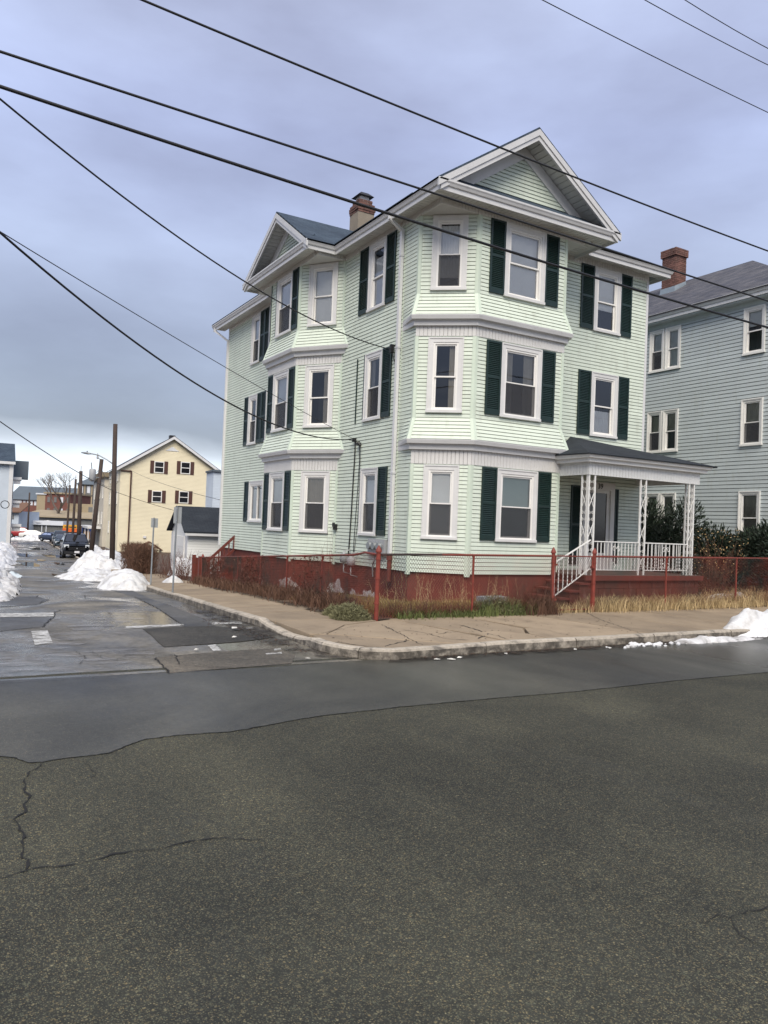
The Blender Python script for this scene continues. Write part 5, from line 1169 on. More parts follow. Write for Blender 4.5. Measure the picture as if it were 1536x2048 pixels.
stuff('ice_crumbs', mb, 'snow', 'scattered ice crumbs in the front gutter', 'ice')
mb = MB()
for _ in range(900):
    t = rr.random(); x, y = (rr.uniform(-3.6, 4), -5.05-abs(rr.gauss(0, .10))) if t < .55 else (-4.62-abs(rr.gauss(0, .22)), rr.uniform(-4.2, .5)) if t < .85 else (rr.uniform(-4.3, 2.5), rr.uniform(-4.6, -2.6))
    if t >= .85: z = hs(x, y)+.004
    else: z = P(y)+.02
    s_ = rr.uniform(.006, .03); a = rr.uniform(0, 3.14); c, d = math.cos(a)*s_, math.sin(a)*s_; mb.poly([(x-c, y-d, z), (x+d*.5, y-c*.5, z+.006), (x+c, y+d, z), (x-d*.5, y+c*.5, z+.003)])
stuff('leaf_litter', mb, 'leaf_litter', 'dead leaves and grit in the gutter and along the kerb', 'leaves')
mb = MB()
for x, y, s_ in [(-4.95, -1.6, .10), (-3.3, -5.3, .05), (-3.1, -5.36, .06), (-2.9, -5.28, .05), (-.6, -5.2, .05), (.1, -5.25, .06), (-5.3, -2.6, .05), (-6.2, -3.6, .04), (-5.0, -4.7, .035), (1.9, -5.3, .04), (-2.0, -5.2, .05), (2.6, -5.35, .05)]:
    a = rr.uniform(0, 3); c, d = math.cos(a)*s_, math.sin(a)*s_; mb.hexa([(x-c, y-d, .016), (x+d*.5, y-c*.5, .016), (x+c, y+d, .018), (x-d*.5, y+c*.5, .018)], [(x-c, y-d, .022), (x+d*.5, y-c*.5, .03), (x+c, y+d, .024), (x-d*.5, y+c*.5, .034)])
stuff('paper_litter', mb, 'paper', 'scraps of white litter in the gutter', 'litter')
# leaf-blown dark debris heap at the corner and the low stone by the foundation
t = thing('stone_block', 'rough grey stone block lying on the lawn by the steps', 'stone', (.95, -.95, .2))
for i in range(3):
    for j in range(2): mb = MB(); x = .66+.22*i+(.05 if j else 0); mb.box(x, x+.205, -1.1, -.85, .2+.12*j, .31+.12*j); obj('stone', mb, 'cut_stone', t)
# puddles on the side street
def puddle(c, rx, ry, seed):
    mb = MB(); n = 56; mb.v.append((c[0], c[1], P(c[1])+.03))
    for j in range(n):
        a = 2*math.pi*j/n; q = 1+.45*mn.noise(Vector((math.cos(a)*1.5, math.sin(a)*1.5, seed*1.7)))+.35*mn.noise(Vector((math.cos(a)*5, math.sin(a)*5, seed))); x, y = c[0]+math.cos(a)*rx*q, c[1]+math.sin(a)*ry*q; mb.v.append((x, y, P(c[1])+.03-(y-c[1])*.012))
        mb.f.append((0, 1+j, 1+(j+1) % n))
    return struct('puddle', mb, 'puddle_water')
for px, py, rx, ry, sd_ in ((108, 1113, .7, 3.6, 1), (60, 1130, .5, 3.0, 2), (80, 1121, .35, 1.2, 3), (45, 1110, .5, 4.0, 4), (118, 1128, .22, 1.4, 5), (30, 1150, .22, 2.2, 6), (75, 1098, .7, 5, 7), (112, 1152, .1, 1.3, 8)):
    g = pxg(px, py); puddle((g.x, g.y), rx, ry, sd_)

# ------------------------------------------------------------------ grey neighbour house
claps = []; CO = .118
nb_ = thing('neighbour_house', 'tall blue-grey clapboard house with slate roof at the right edge', 'house', (16, 6.5, 0))
NF = facets([(11.5, 14), (11.5, -1.0)])[0]; NG = facets([(11.5, -1.0), (20.5, -1.0)])[0]; ud = lambda y: 14-y; ops = []
for k, (z0, z1) in enumerate(((1.74, 3.33), (4.68, 6.09), (7.42, 8.85))):
    kw = dict(parent=nb_, cas='window_white', cw=.055)
    ops.append(window(NF, ud(.56), ud(-.14), z0, z1, [('curtain', 0, 1)] if k < 2 else [('blind', .62, 1)], k == 1, **kw))
    ops.append(window(NF, ud(4.12), ud(3.52), z0, z1, [('blind', .4, 1)] if k == 2 else [('curtain', .5, .95)], True, **kw)); ops.append(window(NF, ud(3.46), ud(2.86), z0, z1, [('blind', .6, 1), ('curtain_white', 0, .62)] if k == 2 else [('curtain', .55, 1)], False, **kw))
    ops.append(window(NF, ud(9.0), ud(8.2), z0, z1, None, False, simple=False, **kw))
clap_zone(NF, .6, 8.92, ops); clap_zone(NG, .6, 8.92, [])
mb = MB()
for _, c_ in claps: mb.add(c_.v, c_.f)
obj('clapboards', mb, 'grey_vinyl', nb_, kind='stuff')
mb = MB(); mb.box(11.44, 11.56, -1.06, -.94, .5, 9.0); obj('corner_board', mb, 'white_trim', nb_)
mb = MB(); sweep(mb, [(11.5, 14), (11.5, -1), (20.5, -1)], [(-.05, 8.9), (.03, 8.9), (.04, 9.02), (.28, 9.03), (.28, 9.08), (-.05, 9.08)]); obj('eave_board', mb, 'grey_vinyl', nb_)
mb = MB(); sweep(mb, [(11.1, 14.4), (11.1, -1.4), (20.9, -1.4)], [(o*1.1, z-.05) for o, z in GP]); obj('gutter', mb, 'white_trim', nb_)
mb = MB(); mb.box(11.55, 20.5, -.95, 14, .0, .62); obj('foundation', mb, 'rubble', nb_)
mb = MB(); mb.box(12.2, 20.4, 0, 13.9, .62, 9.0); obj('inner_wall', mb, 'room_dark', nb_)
e0, e1, e2, e3 = (11.1, -1.4, 9.29), (20.9, -1.4, 9.29), (20.9, 14.4, 9.29), (11.1, 14.4, 9.29); q0, q1 = (16, 3.5, 12.1), (16, 9.5, 12.1)
for pts in ([e0, e1, q0], [e1, e2, q1, q0], [e2, e3, q1], [e3, e0, q0, q1]): roof_poly('roof', pts, 'roof_neighbour', nb_, .05)
nx_, ny_ = 14.8, 6.0; mb = MB(); mb.box(nx_-.29, nx_+.29, ny_-.29, ny_+.29, 10.4, 12.86); nch = obj('chimney', mb, 'mortar', nb_)
mb = MB(); rb = random.Random(8)
for lv in range(30):
    z = 10.75+lv*.072; e_ = .31 if lv < 26 else .36
    for sd_ in range(4):
        for j in range(3):
            L_ = 2*e_/3; a = -e_+j*L_; o_ = (L_*.5 if lv % 2 else 0); c0, c1 = a+.006+o_*0, a+L_-.006; 
            if lv % 2: c0, c1 = a+L_*.5-L_+.006+L_*.0, a+L_*.5-.006; c0 = max(-e_, c0)
            t_ = [(c0, -e_-rb.uniform(0, .006)), (c1, -e_-rb.uniform(0, .006)), (c1, -e_+.09), (c0, -e_+.09)]
            for _ in range(sd_): t_ = [(-y, x) for x, y in t_]
            mb.hexa([(nx_+x, ny_+y, z) for x, y in t_], [(nx_+x, ny_+y, z+.062) for x, y in t_])
obj('bricks', mb, 'brick_red', nch, kind='stuff')
mb = MB(); zc = 11.42
mb.add([(nx_-.36, ny_+.36, zc-.22), (nx_-.36, ny_-.36, zc-.22), (nx_+.3, ny_-.34, zc+.16), (nx_+.3, ny_+.34, zc+.16), (nx_-.33, ny_+.33, zc+.0), (nx_-.33, ny_-.33, zc+.0), (nx_+.3, ny_-.33, zc+.30), (nx_+.3, ny_+.33, zc+.3)], [(0, 1, 5, 4), (1, 2, 6, 5), (2, 3, 7, 6), (3, 0, 4, 7)]); obj('flashing', mb, 'flashing', nch)

# ------------------------------------------------------------------ buildings down the side street
SK = -.087           # the street runs 5 degrees off the mint house
def project(p): v = Vector(p)-CP; return 768+CAM['f']*v.dot(AR)/v.dot(AF), 1024-CAM['f']*v.dot(AU)/v.dot(AF)
def house_frame(origin): return Vector(origin), Vector((math.cos(SK), math.sin(SK), 0)), Vector((-math.sin(SK), math.cos(SK), 0))
def far_window(parent, F, u, z, w_, h, shut=None, gl='glass_far'):
    mb = MB(); t_ = .07
    F.bx(mb, u, u+t_, -.02, .05, z, z+h); F.bx(mb, u+w_-t_, u+w_, -.02, .05, z, z+h); F.bx(mb, u+t_, u+w_-t_, -.02, .05, z+h-t_, z+h); F.bx(mb, u+t_, u+w_-t_, -.02, .06, z, z+t_); F.bx(mb, u+t_, u+w_-t_, -.02, .04, z+h*.5-.03, z+h*.5+.03)
    wn = obj('window', mb, 'window_white', parent); mb = MB(); F.bx(mb, u+t_, u+w_-t_, -.02, .012, z+t_, z+h-t_); obj('pane', mb, 'door_glass_dark', wn)
    if shut:
        for a in (u-.36, u+w_+.02): mb = MB(); F.bx(mb, a, a+.33, .0, .04, z-.05, z+h+.05); obj('shutter', mb, shut, parent)
def box_house(name, label, o, w_, d, zb, zt, wall, roof=None, apex=None, roofm='roof_neighbour', gable_front=True, over=.35, th=.16):
    O, X, Y = house_frame(o); t = thing(name, label, 'house', (O.x, O.y, zb))
    g = lambda x, y, z: tuple(O+X*x+Y*y+Vector((0, 0, z)))
    mb = MB(); mb.hexa([g(0, 0, zb), g(w_, 0, zb), g(w_, d, zb), g(0, d, zb)], [g(0, 0, zt), g(w_, 0, zt), g(w_, d, zt), g(0, d, zt)])
    if apex and gable_front: k = len(mb.v); mb.v += [g(0, 0, zt), g(w_, 0, zt), g(w_/2, 0, apex), g(0, d, zt), g(w_, d, zt), g(w_/2, d, apex)]; mb.f += [(k, k+1, k+2), (k+4, k+3, k+5)]
    obj('wall', mb, wall, t)
    if apex:
        sl = (apex-zt)/(w_/2); zl = zt-sl*over
        if gable_front:
            for a, b in ((g(-over, -over, zl), g(-over, d+over, zl)), (g(w_+over, d+over, zl), g(w_+over, -over, zl))):
                m1, m2 = (g(w_/2, d+over, apex+.0), g(w_/2, -over, apex+.0))
                pts = [b, a, m2, m1] if a == g(-over, -over, zl) else [b, a, m1, m2]
                q = [Vector(p) for p in pts]
                if (q[1]-q[0]).cross(q[2]-q[0]).z < 0: pts = [pts[1], pts[0], pts[3], pts[2]]
                pts = [(x, y, z+.14) for x, y, z in pts]; roof_poly('roof', pts, roofm, t, .05)
            for s_ in (-over, w_+over):
                mb = MB(); A = Vector(g(s_, -over, zl)); B = Vector(g(w_/2, -over, apex)); yv = Y*.12; dn = Vector((0, 0, -th)); up_ = Vector((0, 0, .09)); mb.hexa([A+dn, B+dn, B+dn+yv, A+dn+yv], [A+up_, B+up_, B+up_+yv, A+up_+yv]); obj('rake_board', mb, 'white_trim', t)
    F = Facet(Vector(g(0, 0, 0)), Vector(g(w_, 0, 0)), -Y, -Y); FL = Facet(Vector(g(0, d, 0)), Vector(g(0, 0, 0)), -X, -X)
    return t, g, F, FL
def solve_u(F, px, z=2):
    lo, hi = -5, 40
    for _ in range(50):
        m_ = (lo+hi)/2
        if project(F.fl(m_, 0, z))[0] < px: lo = m_
        else: hi = m_
    return lo
yo = atD(237, 1030, 70); yt, g, F, FL = box_house('yellow_house', 'pale yellow gabled house with dark brown shutters down the side street', (yo.x, yo.y, 0), 9.15, 10, -1.9, 6.35, 'yellow_vinyl', apex=9.35)
for px0, py0, py1 in ((304, 922, 945), (357, 923, 947), (302, 981, 1004), (356, 982, 1006)):
    u = solve_u(F, px0); D_ = (Vector(F.fl(u, 0, 0))-CP).dot(AF); zt_ = CP.z+ray(px0, py0).z*D_; zb_ = CP.z+ray(px0, py1).z*D_; far_window(yt, F, u, zb_, .88, zt_-zb_, 'brown_shutter')
for yy in (2, 5.2, 8):
    for z in (.2, 3.0, 5.1): far_window(yt, FL, 10-yy-.4, z, .8, 1.15)
uu = solve_u(F, 257); mb = MB(); F.bx(mb, uu, uu+.12, .0, .12, -1.5, 6.0); F.bx(mb, .0, uu+.1, .0, .12, 5.95, 6.05); obj('downspout', mb, 'brown_shutter', yt)
mb = MB(); v0 = solve_u(F, 345, 8.3); mb.add([F.fl(v0-.62, .03, 8.1), F.fl(v0+.62, .03, 8.1), F.fl(v0, .03, 8.5), F.fl(v0-.62, -.01, 8.1), F.fl(v0+.62, -.01, 8.1), F.fl(v0, -.01, 8.5)], [(0, 1, 2), (0, 3, 4, 1), (1, 4, 5, 2), (2, 5, 3, 0)]); obj('gable_vent', mb, 'white_trim', yt)
mb = MB(); F.bx(mb, solve_u(F, 288), solve_u(F, 294), 0, .1, -.05, .15); obj('vent_cover', mb, 'white_trim', yt)
ua, ub = solve_u(F, 272), solve_u(F, 325); mb = MB(); um = (ua+ub)/2
for a, b in (((ua, -1.05), (um, -.3)), ((um, -.3), (ub, -1.05))): mb.hexa([F.fl(a[0], 1.0, a[1]-.1), F.fl(b[0], 1.0, b[1]-.1), F.fl(b[0], 0, b[1]-.1), F.fl(a[0], 0, a[1]-.1)], [F.fl(a[0], 1.0, a[1]), F.fl(b[0], 1.0, b[1]), F.fl(b[0], 0, b[1]), F.fl(a[0], 0, a[1])])
obj('entry_roof', mb, 'brown_roof', yt); mb = MB(); mb.add([F.fl(ua+.2, .95, -1.1), F.fl(ub-.2, .95, -1.1), F.fl(um, .95, -.42)], [(0, 1, 2)]); F.bx(mb, ua+.3, ub-.3, .0, .9, -1.9, -1.12); obj('entry_wall', mb, 'yellow_vinyl', yt)
mb = MB(); F.bx(mb, -.1, 9.25, -.2, .06, -2.3, -1.35); FL.bx(mb, 0, 10, -.2, .06, -2.3, -1.35); obj('foundation', mb, 'rubble', yt)
mb = MB(); c0 = Vector(g(4.75, 2.0, 0)); mb.box(c0.x-.25, c0.x+.25, c0.y-.25, c0.y+.25, 9.0, 9.75); obj('chimney', mb, 'plastic_black', yt)
bo = atD(227, 1030, 86); bt, g, F, FL = box_house('beige_house', 'narrow beige flat-roofed house beyond the yellow house', (bo.x-1.1, bo.y, 0), 8, 14, -2.2, 6.3, 'beige_vinyl')
mb = MB(); mb.hexa([g(-.35, -.35, 6.15), g(8.3, -.35, 6.15), g(8.3, 14.3, 6.15), g(-.35, 14.3, 6.15)], [g(-.5, -.5, 6.65), g(8.5, -.5, 6.65), g(8.5, 14.5, 6.65), g(-.5, 14.5, 6.65)]); obj('cornice', mb, 'tan_far', bt)
for yy in (1.5, 5, 8.5, 12):
    for z in (.9, 3.8): far_window(bt, FL, 14-yy-.45, z, .8, 1.4)
mb = MB(); FL.bx(mb, 4, 12, 0, 1.4, .35, .6); obj('porch_roof', mb, 'white_trim', bt)
for k in range(4): mb = MB(); FL.bx(mb, 4.2+2.4*k, 4.32+2.4*k, 1.2, 1.32, -2.1, .35); obj('porch_post', mb, 'white_trim' if k % 2 else 'plastic_black', bt)
lo_ = atD(23, 1030, 88); lt, g, F, FL = box_house('left_house', 'pale white three-storey house cut by the left edge', (lo_.x-9, lo_.y+.8, 0), 9, 12, -2.4, 7.6, 'bluish_vinyl')
roof_poly('roof', [g(-.3, -.4, 7.55), g(9.2, -.4, 7.55), g(9.0, 3.6, 9.9), g(-.3, 3.6, 9.9)], 'roof_slate', lt, .15); mb = MB(); F.bx(mb, -.3, 9.2, .3, .45, 7.25, 7.55); obj('gutter', mb, 'white_trim', lt)
FR = Facet(Vector(g(9, 0, 0)), Vector(g(9, 12, 0)), Vector((1, 0, 0)), Vector((1, 0, 0)))
mb = MB(); F.bx(mb, 8.6, 9.0, .0, .06, -2.2, 7.5); obj('corner_board', mb, 'white_trim', lt)
for z, d_ in ((.2, 1.1), (2.9, .9), (5.6, .9)):
    mb = MB(); FR.bx(mb, 1.0, 4.5, 0, d_, z, z+.3); FR.bx(mb, 1.2, 1.35, .1, d_-.1, z-.5, z); obj('canopy', mb, 'white_trim', lt)
    mb = MB(); FR.bx(mb, 1.3, 2.4, .0, .05, z-2.2, z-.2); obj('door' if z < 1 else 'window', mb, 'door_glass_dark', lt)
mb = MB(); FR.bx(mb, 4.5, 8, 0, 1.6, 5.9, 8.0); obj('dormer_bay', mb, 'slate_far', lt)
for z in (-.4, 2.3, 5.0):
    for u in (1.5, 5.2): far_window(lt, F, u, z, .9, 1.5)
# garage
gt, g, F, FL = box_house('garage', 'white clapboard garage with a dark shingle roof behind the mint house', (.5, 20.3, 0), 5.2, 4.1, -1.1, 1.36, 'white_vinyl')
mb = MB(); mb.add([g(0, 0, 1.36), g(0, 4.1, 1.36), g(0, 2.05, 2.36), g(5.2, 0, 1.36), g(5.2, 4.1, 1.36), g(5.2, 2.05, 2.36)], [(1, 0, 2), (3, 4, 5)]); obj('gable_wall', mb, 'white_vinyl', gt)
roof_poly('roof', [g(-.25, -.25, 1.28), g(5.4, -.25, 1.28), g(5.4, 2.05, 2.45), g(-.25, 2.05, 2.45)], 'roof_dark', gt, .06); roof_poly('roof', [g(5.4, 4.35, 1.28), g(-.25, 4.35, 1.28), g(-.25, 2.05, 2.45), g(5.4, 2.05, 2.45)], 'roof_dark', gt, .06)
mb = MB(); F.bx(mb, -.2, 5.4, .18, .24, 1.10, 1.26); obj('fascia', mb, 'white_trim', gt)
mb = MB(); FL.bx(mb, .7, 3.4, .0, .05, -1.1, 1.05); gd = obj('garage_door', mb, 'window_white', gt)
for k in range(4): mb = MB(); FL.bx(mb, .75, 3.35, .05, .07, -1.05+.53*k, -.56+.53*k); obj('door_panel', mb, 'window_white', gd)
for u in (.0, 3.55): mb = MB(); FL.bx(mb, u, u+.5, .0, .04, -1.1, 1.2); obj('corner_board', mb, 'white_trim', gt)
# blue-grey house behind the garage
bo2 = atD(425, 1000, 60); b2, g, F, FL = box_house('blue_house', 'light blue house glimpsed between the yellow and mint houses', (bo2.x, bo2.y, 0), 8, 2.5, -1.4, 5.6, 'bluish_vinyl')
mb = MB(); F.bx(mb, -.1, 8.2, -2.5, .15, 5.6, 5.75); obj('flat_roof', mb, 'slate_far', b2); far_window(b2, F, .15, 1.7, .6, .8); far_window(b2, F, .9, 3.4, .7, 1.3)

# ------------------------------------------------------------------ end of the street and beyond
def far_box(name, label, cat, px0, px1, py0, py1, D, depth, m, zb=None, extra=None):
    a, b = atD(px0, py0, D), atD(px1, py0, D); z1 = (a.z+b.z)/2; z0 = atD((px0+px1)/2, py1, D).z if zb is None else zb
    t = thing(name, label, cat, ((a.x+b.x)/2, (a.y+b.y)/2, z0)); d = (b-a); d.z = 0; l = d.length; d.normalize(); n_ = Vector((-d.y, d.x, 0))
    F = Facet(Vector((a.x, a.y, 0)), Vector((b.x, b.y, 0)), -n_, -n_); mb = MB(); F.bx(mb, 0, l, -depth, 0, z0, z1); obj('wall', mb, m, t); return t, F, l, z0, z1
mt, F, l, z0, z1 = far_box('mill_building', 'long brick mill with a slate-blue roof on the horizon', 'mill', 20, 215, 1000, 1020, 245, 14, 'brick_far', zb=-2.6)
roof_poly('roof', [F.fl(-1, .6, z1-.2), F.fl(l+1, .6, z1-.2), F.fl(l+1, -8, z1+4.2), F.fl(-1, -8, z1+4.2)], 'slate_far', mt, .2)
for k in range(26): mb = MB(); F.bx(mb, .8+k*1.15, 1.5+k*1.15, .0, .1, z1-2.0, z1-.6); obj('window', mb, 'white_far', mt)
tt, F, l, z0, z1 = far_box('bell_tower', 'grey cupola with arched openings above the mill roof', 'tower', 156, 186, 969, 985, 238, 4, 'grey_far', zb=5)
c = Vector(F.fl(l/2, -2, 0)); mb = MB(); mb.add([F.fl(-.7, .7, z1), F.fl(l+.7, .7, z1), F.fl(l+.7, -4.7, z1), F.fl(-.7, -4.7, z1), (c.x, c.y, z1+2.0)], [(0, 1, 4), (1, 2, 4), (2, 3, 4), (3, 0, 4), (3, 2, 1, 0)]); obj('roof', mb, 'slate_far', tt)
for u in (.7, 2.9): mb = MB(); F.bx(mb, u, u+.9, .0, .06, z1-2.6, z1-.5); obj('opening', mb, 'white_far', tt)
for u in (.0, 2.0, l-.4): mb = MB(); F.bx(mb, u, u+.4, .0, .15, 5, z1); obj('pilaster', mb, 'tan_far', tt)
kt, F, l, z0, z1 = far_box('brick_block', 'dark red brick apartment block before the mill', 'building', 91, 141, 988, 1020, 172, 12, 'brick_far', zb=-2.6)
mb = MB(); F.bx(mb, -.3, l+.3, -12.2, .3, z1, z1+.35); obj('cornice', mb, 'tan_far', kt)
for r_ in range(3):
    for k in range(4): mb = MB(); F.bx(mb, .5+k*1.45, 1.1+k*1.45, .0, .08, z1-1.9-2.5*r_, z1-.7-2.5*r_); obj('window', mb, 'white_far' if k == 2 else 'grey_far', kt)
k2, F, l, z0, z1 = far_box('tan_block', 'tan brick wing beside the red brick block', 'building', 74, 92, 989, 1020, 172, 12, 'tan_far', zb=-2.6)
mb = MB(); F.bx(mb, -.2, l+.2, -12, .2, z1, z1+.3); obj('cornice', mb, 'white_far', k2)
k3, F, l, z0, z1 = far_box('red_building', 'small red building right of the bell tower', 'building', 192, 216, 985, 1012, 200, 10, 'brick_far', zb=-2.6)
mb = MB(); F.bx(mb, .5, 1.2, 0, .1, z1-2.2, z1-.8); obj('window', mb, 'white_far', k3)
kt4, F, l, z0, z1 = far_box('warehouse', 'low warehouse with a long tan roof', 'warehouse', 42, 190, 1033, 1046, 152, 12, 'grey_far', zb=-2.6)
roof_poly('roof', [F.fl(-.5, .5, z1-.1), F.fl(l+.5, .5, z1-.1), F.fl(l+.5, -9, z1+1.25), F.fl(-.5, -9, z1+1.25)], 'tan_far', kt4, .15)
k5, F, l, z0, z1 = far_box('tan_warehouse', 'blank tan commercial building behind the utility poles', 'building', 135, 205, 1008, 1030, 160, 8, 'tan_far', zb=-2.6)
for u in (2.2, 4.4): mb = MB(); F.bx(mb, u, u+.8, 0, .1, z1-1.7, z1-.6); obj('window', mb, 'grey_far', k5)
k6, F, l, z0, z1 = far_box('brown_roof_house', 'small house with a brown roof behind the left house', 'house', 16, 38, 1022, 1045, 135, 8, 'bluish_vinyl', zb=-2.6)
roof_poly('roof', [F.fl(-.6, .6, z1-.1), F.fl(l+.6, .6, z1-.1), F.fl(l+.2, -4, z1+1.6), F.fl(-.2, -4, z1+1.6)], 'brown_roof', k6, .15); mb = MB(); F.bx(mb, .6, 1.1, 0, .08, z1-1.4, z1-.6); obj('window', mb, 'grey_far', k6)
k7, F, l, z0, z1 = far_box('metal_shed', 'grey corrugated shed with a snow-covered roof at the street end', 'shed', 55, 126, 1050, 1077, 141, 5, 'grey_far', zb=-2.6)
mb = MB()
for k in range(int(l/.28)): F.bx(mb, k*.28, k*.28+.14, .0, .07, z0, z1)
obj('corrugation', mb, 'grey_far', k7, kind='stuff'); mb = MB(); F.bx(mb, -.2, l+.2, -5, .4, z1, z1+.75); obj('roof_fascia', mb, 'white_far', k7)
for u in (1.0, 2.6, 3.4): mb = MB(); F.bx(mb, u, u+.16, .07, .16, z0, z1); obj('post', mb, 'white_far', k7)
mound('snow_cover', 'smooth snow lying on the metal shed roof', (F.fl(l*.55, -1.6, 0)[0], F.fl(l*.55, -1.6, 0)[1]), 2.9, 1.8, .32, 14, zf=lambda x, y: .65 if False else atD(90, 1045, 141).z, nr=12, na=40, rough=.1)
k8, F, l, z0, z1 = far_box('pale_shed', 'plain pale blue shed behind the red car', 'shed', 18, 54, 1043, 1075, 143, 5, 'bluish_vinyl', zb=-2.6)
mb = MB(); F.bx(mb, -.15, l+.15, -5, .2, z1, z1+.15); obj('roof', mb, 'white_far', k8)
ot, F, l, z0, z1 = far_box('box_truck', 'orange and yellow box truck parked at the street end', 'truck', 126, 159, 1050, 1064, 136, 2.4, 'amber_far')
mb = MB(); F.bx(mb, -.02, l+.02, -.02, .03, z0, z0+.62); obj('orange_band', mb, 'orange_far', ot); mb = MB(); F.bx(mb, .2, l-.2, -2.3, -.1, z0-.55, z0-.05); obj('chassis', mb, 'plastic_black', ot)
for k in range(3): mb = MB(); F.bx(mb, .3+k*.75, .85+k*.75, .03, .05, z0+.78, z0+.95); obj('lettering_mark', mb, 'brown_shutter', ot)
for u in (.6, l-.7): mb = MB(); a_ = Vector(F.fl(u, .0, z0-.85)); n_ = F.n; mb.tube([a_-n_*.25, a_], [.45, .45], 12); obj('wheel', mb, 'tyre', ot)
cb, F, l, z0, z1 = far_box('blue_container', 'dark blue container behind the plywood crates', 'container', 163, 182, 1052, 1075, 118, 2.2, 'blue_far'); mb = MB(); F.bx(mb, -.1, l+.1, -2.3, .1, z1, z1+.12); obj('lid', mb, 'white_far', cb)
cw_, F, l, z0, z1 = far_box('plywood_crate', 'stack of plywood boards leaning by the leaning pole', 'crate', 166, 178, 1063, 1078, 108, .5, 'plywood')
for k in range(3): mb = MB(); F.bx(mb, .05+k*.28, .27+k*.28, .0, .03, z0, z1); obj('board', mb, 'plywood', cw_)
bw, F, l, z0, z1 = far_box('beige_garage', 'beige clapboard garage beyond the leaning utility pole', 'garage', 186, 228, 1056, 1090, 96, 5, 'beige_vinyl'); mb = MB(); F.bx(mb, -.2, l+.2, -5, .3, z1, z1+.3); obj('roof', mb, 'blue_far', bw)
# bare tree at the end of the street
def tree(base, h, seed):
    r = random.Random(seed); tr = MB(); br = MB()
    def grow(p, d, l, rad, lv):
        q = p+d*l+Vector((r.uniform(-.1, .1), r.uniform(-.1, .1), 0))*l; (tr if lv < 2 else br).tube([p, p.lerp(q, .5)+Vector((r.uniform(-.05, .05), r.uniform(-.05, .05), 0))*l, q], [rad, rad*.85, rad*.65], 5 if lv < 2 else 3, False)
        if lv >= 6: return
        for _ in range(3 if lv < 5 else 2):
            nd = (d+Vector((r.gauss(0, .55), r.gauss(0, .55), r.uniform(-.1, .4)))).normalized(); grow(q, nd, l*r.uniform(.58, .8), rad*.55, lv+1)
    grow(Vector(base), Vector((0, 0, 1)), h*.30, h*.026, 0); return tr, br
tb = atD(115, 1045, 156); tr, br = tree((tb.x, tb.y, -2.6), 16, 5); t = thing('bare_tree', 'bare leafless tree before the mill at the street end', 'tree', (tb.x, tb.y, -2.6)); obj('trunk', tr, 'bark', t); obj('crown', br, 'bark', t)

# ------------------------------------------------------------------ utility poles, lamp, signs
def pole(px, ptop, D, label, r0=.14, lean=(0, 0), group='utility poles along the side street'):
    b = atD(px, 1030, D); zb_ = P(b.y)-.1; zt_ = atD(px, ptop, D).z; t = thing('utility_pole', label, 'pole', (b.x, b.y, zb_), 0, group)
    mb = MB(); mb.tube([(b.x, b.y, zb_), (b.x+lean[0]*.5, b.y+lean[1]*.5, (zb_+zt_)/2), (b.x+lean[0], b.y+lean[1], zt_)], [r0*1.1, r0, r0*.85], 12); obj('shaft', mb, 'pole_wood', t, True); return t, Vector((b.x, b.y, zb_)), Vector((b.x+lean[0], b.y+lean[1], zt_))
p1, b1, t1 = pole(229, 848, 38.7, 'tall bare wooden utility pole standing in the snow heap with a street lamp', .125, (-.16, 0))
la = atD(229, 933, 38.7)
mb = MB(); e_ = atD(186, 908, 38.9); e2 = atD(178, 907, 38.9); mb.tube([(la.x+.1, la.y, la.z), tuple(la.lerp(e_, .35)+Vector((0, 0, .12))), tuple(la.lerp(e_, .75)+Vector((0, 0, .10))), tuple(e_), tuple(e2)], .03, 8); arm = obj('lamp_arm', mb, 'galvanised', p1, True)
mb = MB(); h0 = atD(163, 905, 39); d = (h0-e2).normalized(); mb.tube([e2-d*.1, e2+d*.05, e2.lerp(h0, .5), h0], [.035, .06, .055, .025], 8); mb.lathe(tuple(e2.lerp(h0, .25)+Vector((0, 0, .06))), [(.03, 0), (.03, .06)], 8); obj('lamp_head', mb, 'galvanised', arm, True)
p2, b2_, t2 = pole(184, 917, 48.3, 'leaning utility pole carrying a transformer behind the black pickup', .14, (.42, 0))
mb = MB(); c = atD(190, 948, 48.3); mb.lathe((c.x-.15, c.y, c.z-.45), [(.15, 0), (.2, .05), (.2, .7), (.15, .76)], 12); obj('transformer', mb, 'meter_grey', p2, True)
mb = MB(); mb.tube([t2+Vector((0, 0, -.1)), t2+Vector((-.25, 0, .1)), t2+Vector((-.25, 0, .35))], .025, 6); mb.lathe(tuple(t2+Vector((-.25, 0, .0))), [(.05, 0), (.07, .08), (.05, .16), (.06, .24)], 8); obj('insulator', mb, 'meter_grey', p2)
mb = MB(); mb.tube([c+Vector((-.2, 0, .3)), c+Vector((-.25, 0, .7))], .03, 6); mb.beam(c+Vector((-.1, 0, -.2)), c+Vector((.25, 0, -.2)), .06, .06); obj('bracket', mb, 'galvanised', p2)
p3, b3, t3 = pole(160, 942, 59.9, 'straight utility pole behind the leaning transformer pole', .15, (-.08, 0)); p4, b4, t4 = pole(147, 958, 68.2, 'slim utility pole behind the parked blue cars', .11, (.05, 0)); p5, b5, t5 = pole(135, 970, 76.6, 'pale slender utility pole before the bare tree', .10, (.1, 0)); p6, b6, t6 = pole(57, 985, 132, 'distant utility pole behind the white sedan', .14)
for p_, tp in ((p3, t3), (p4, t4), (p5, t5)): mb = MB(); mb.tube([tp, tp+Vector((0, 0, .4))], .03, 5); obj('insulator', mb, 'meter_grey', p_)
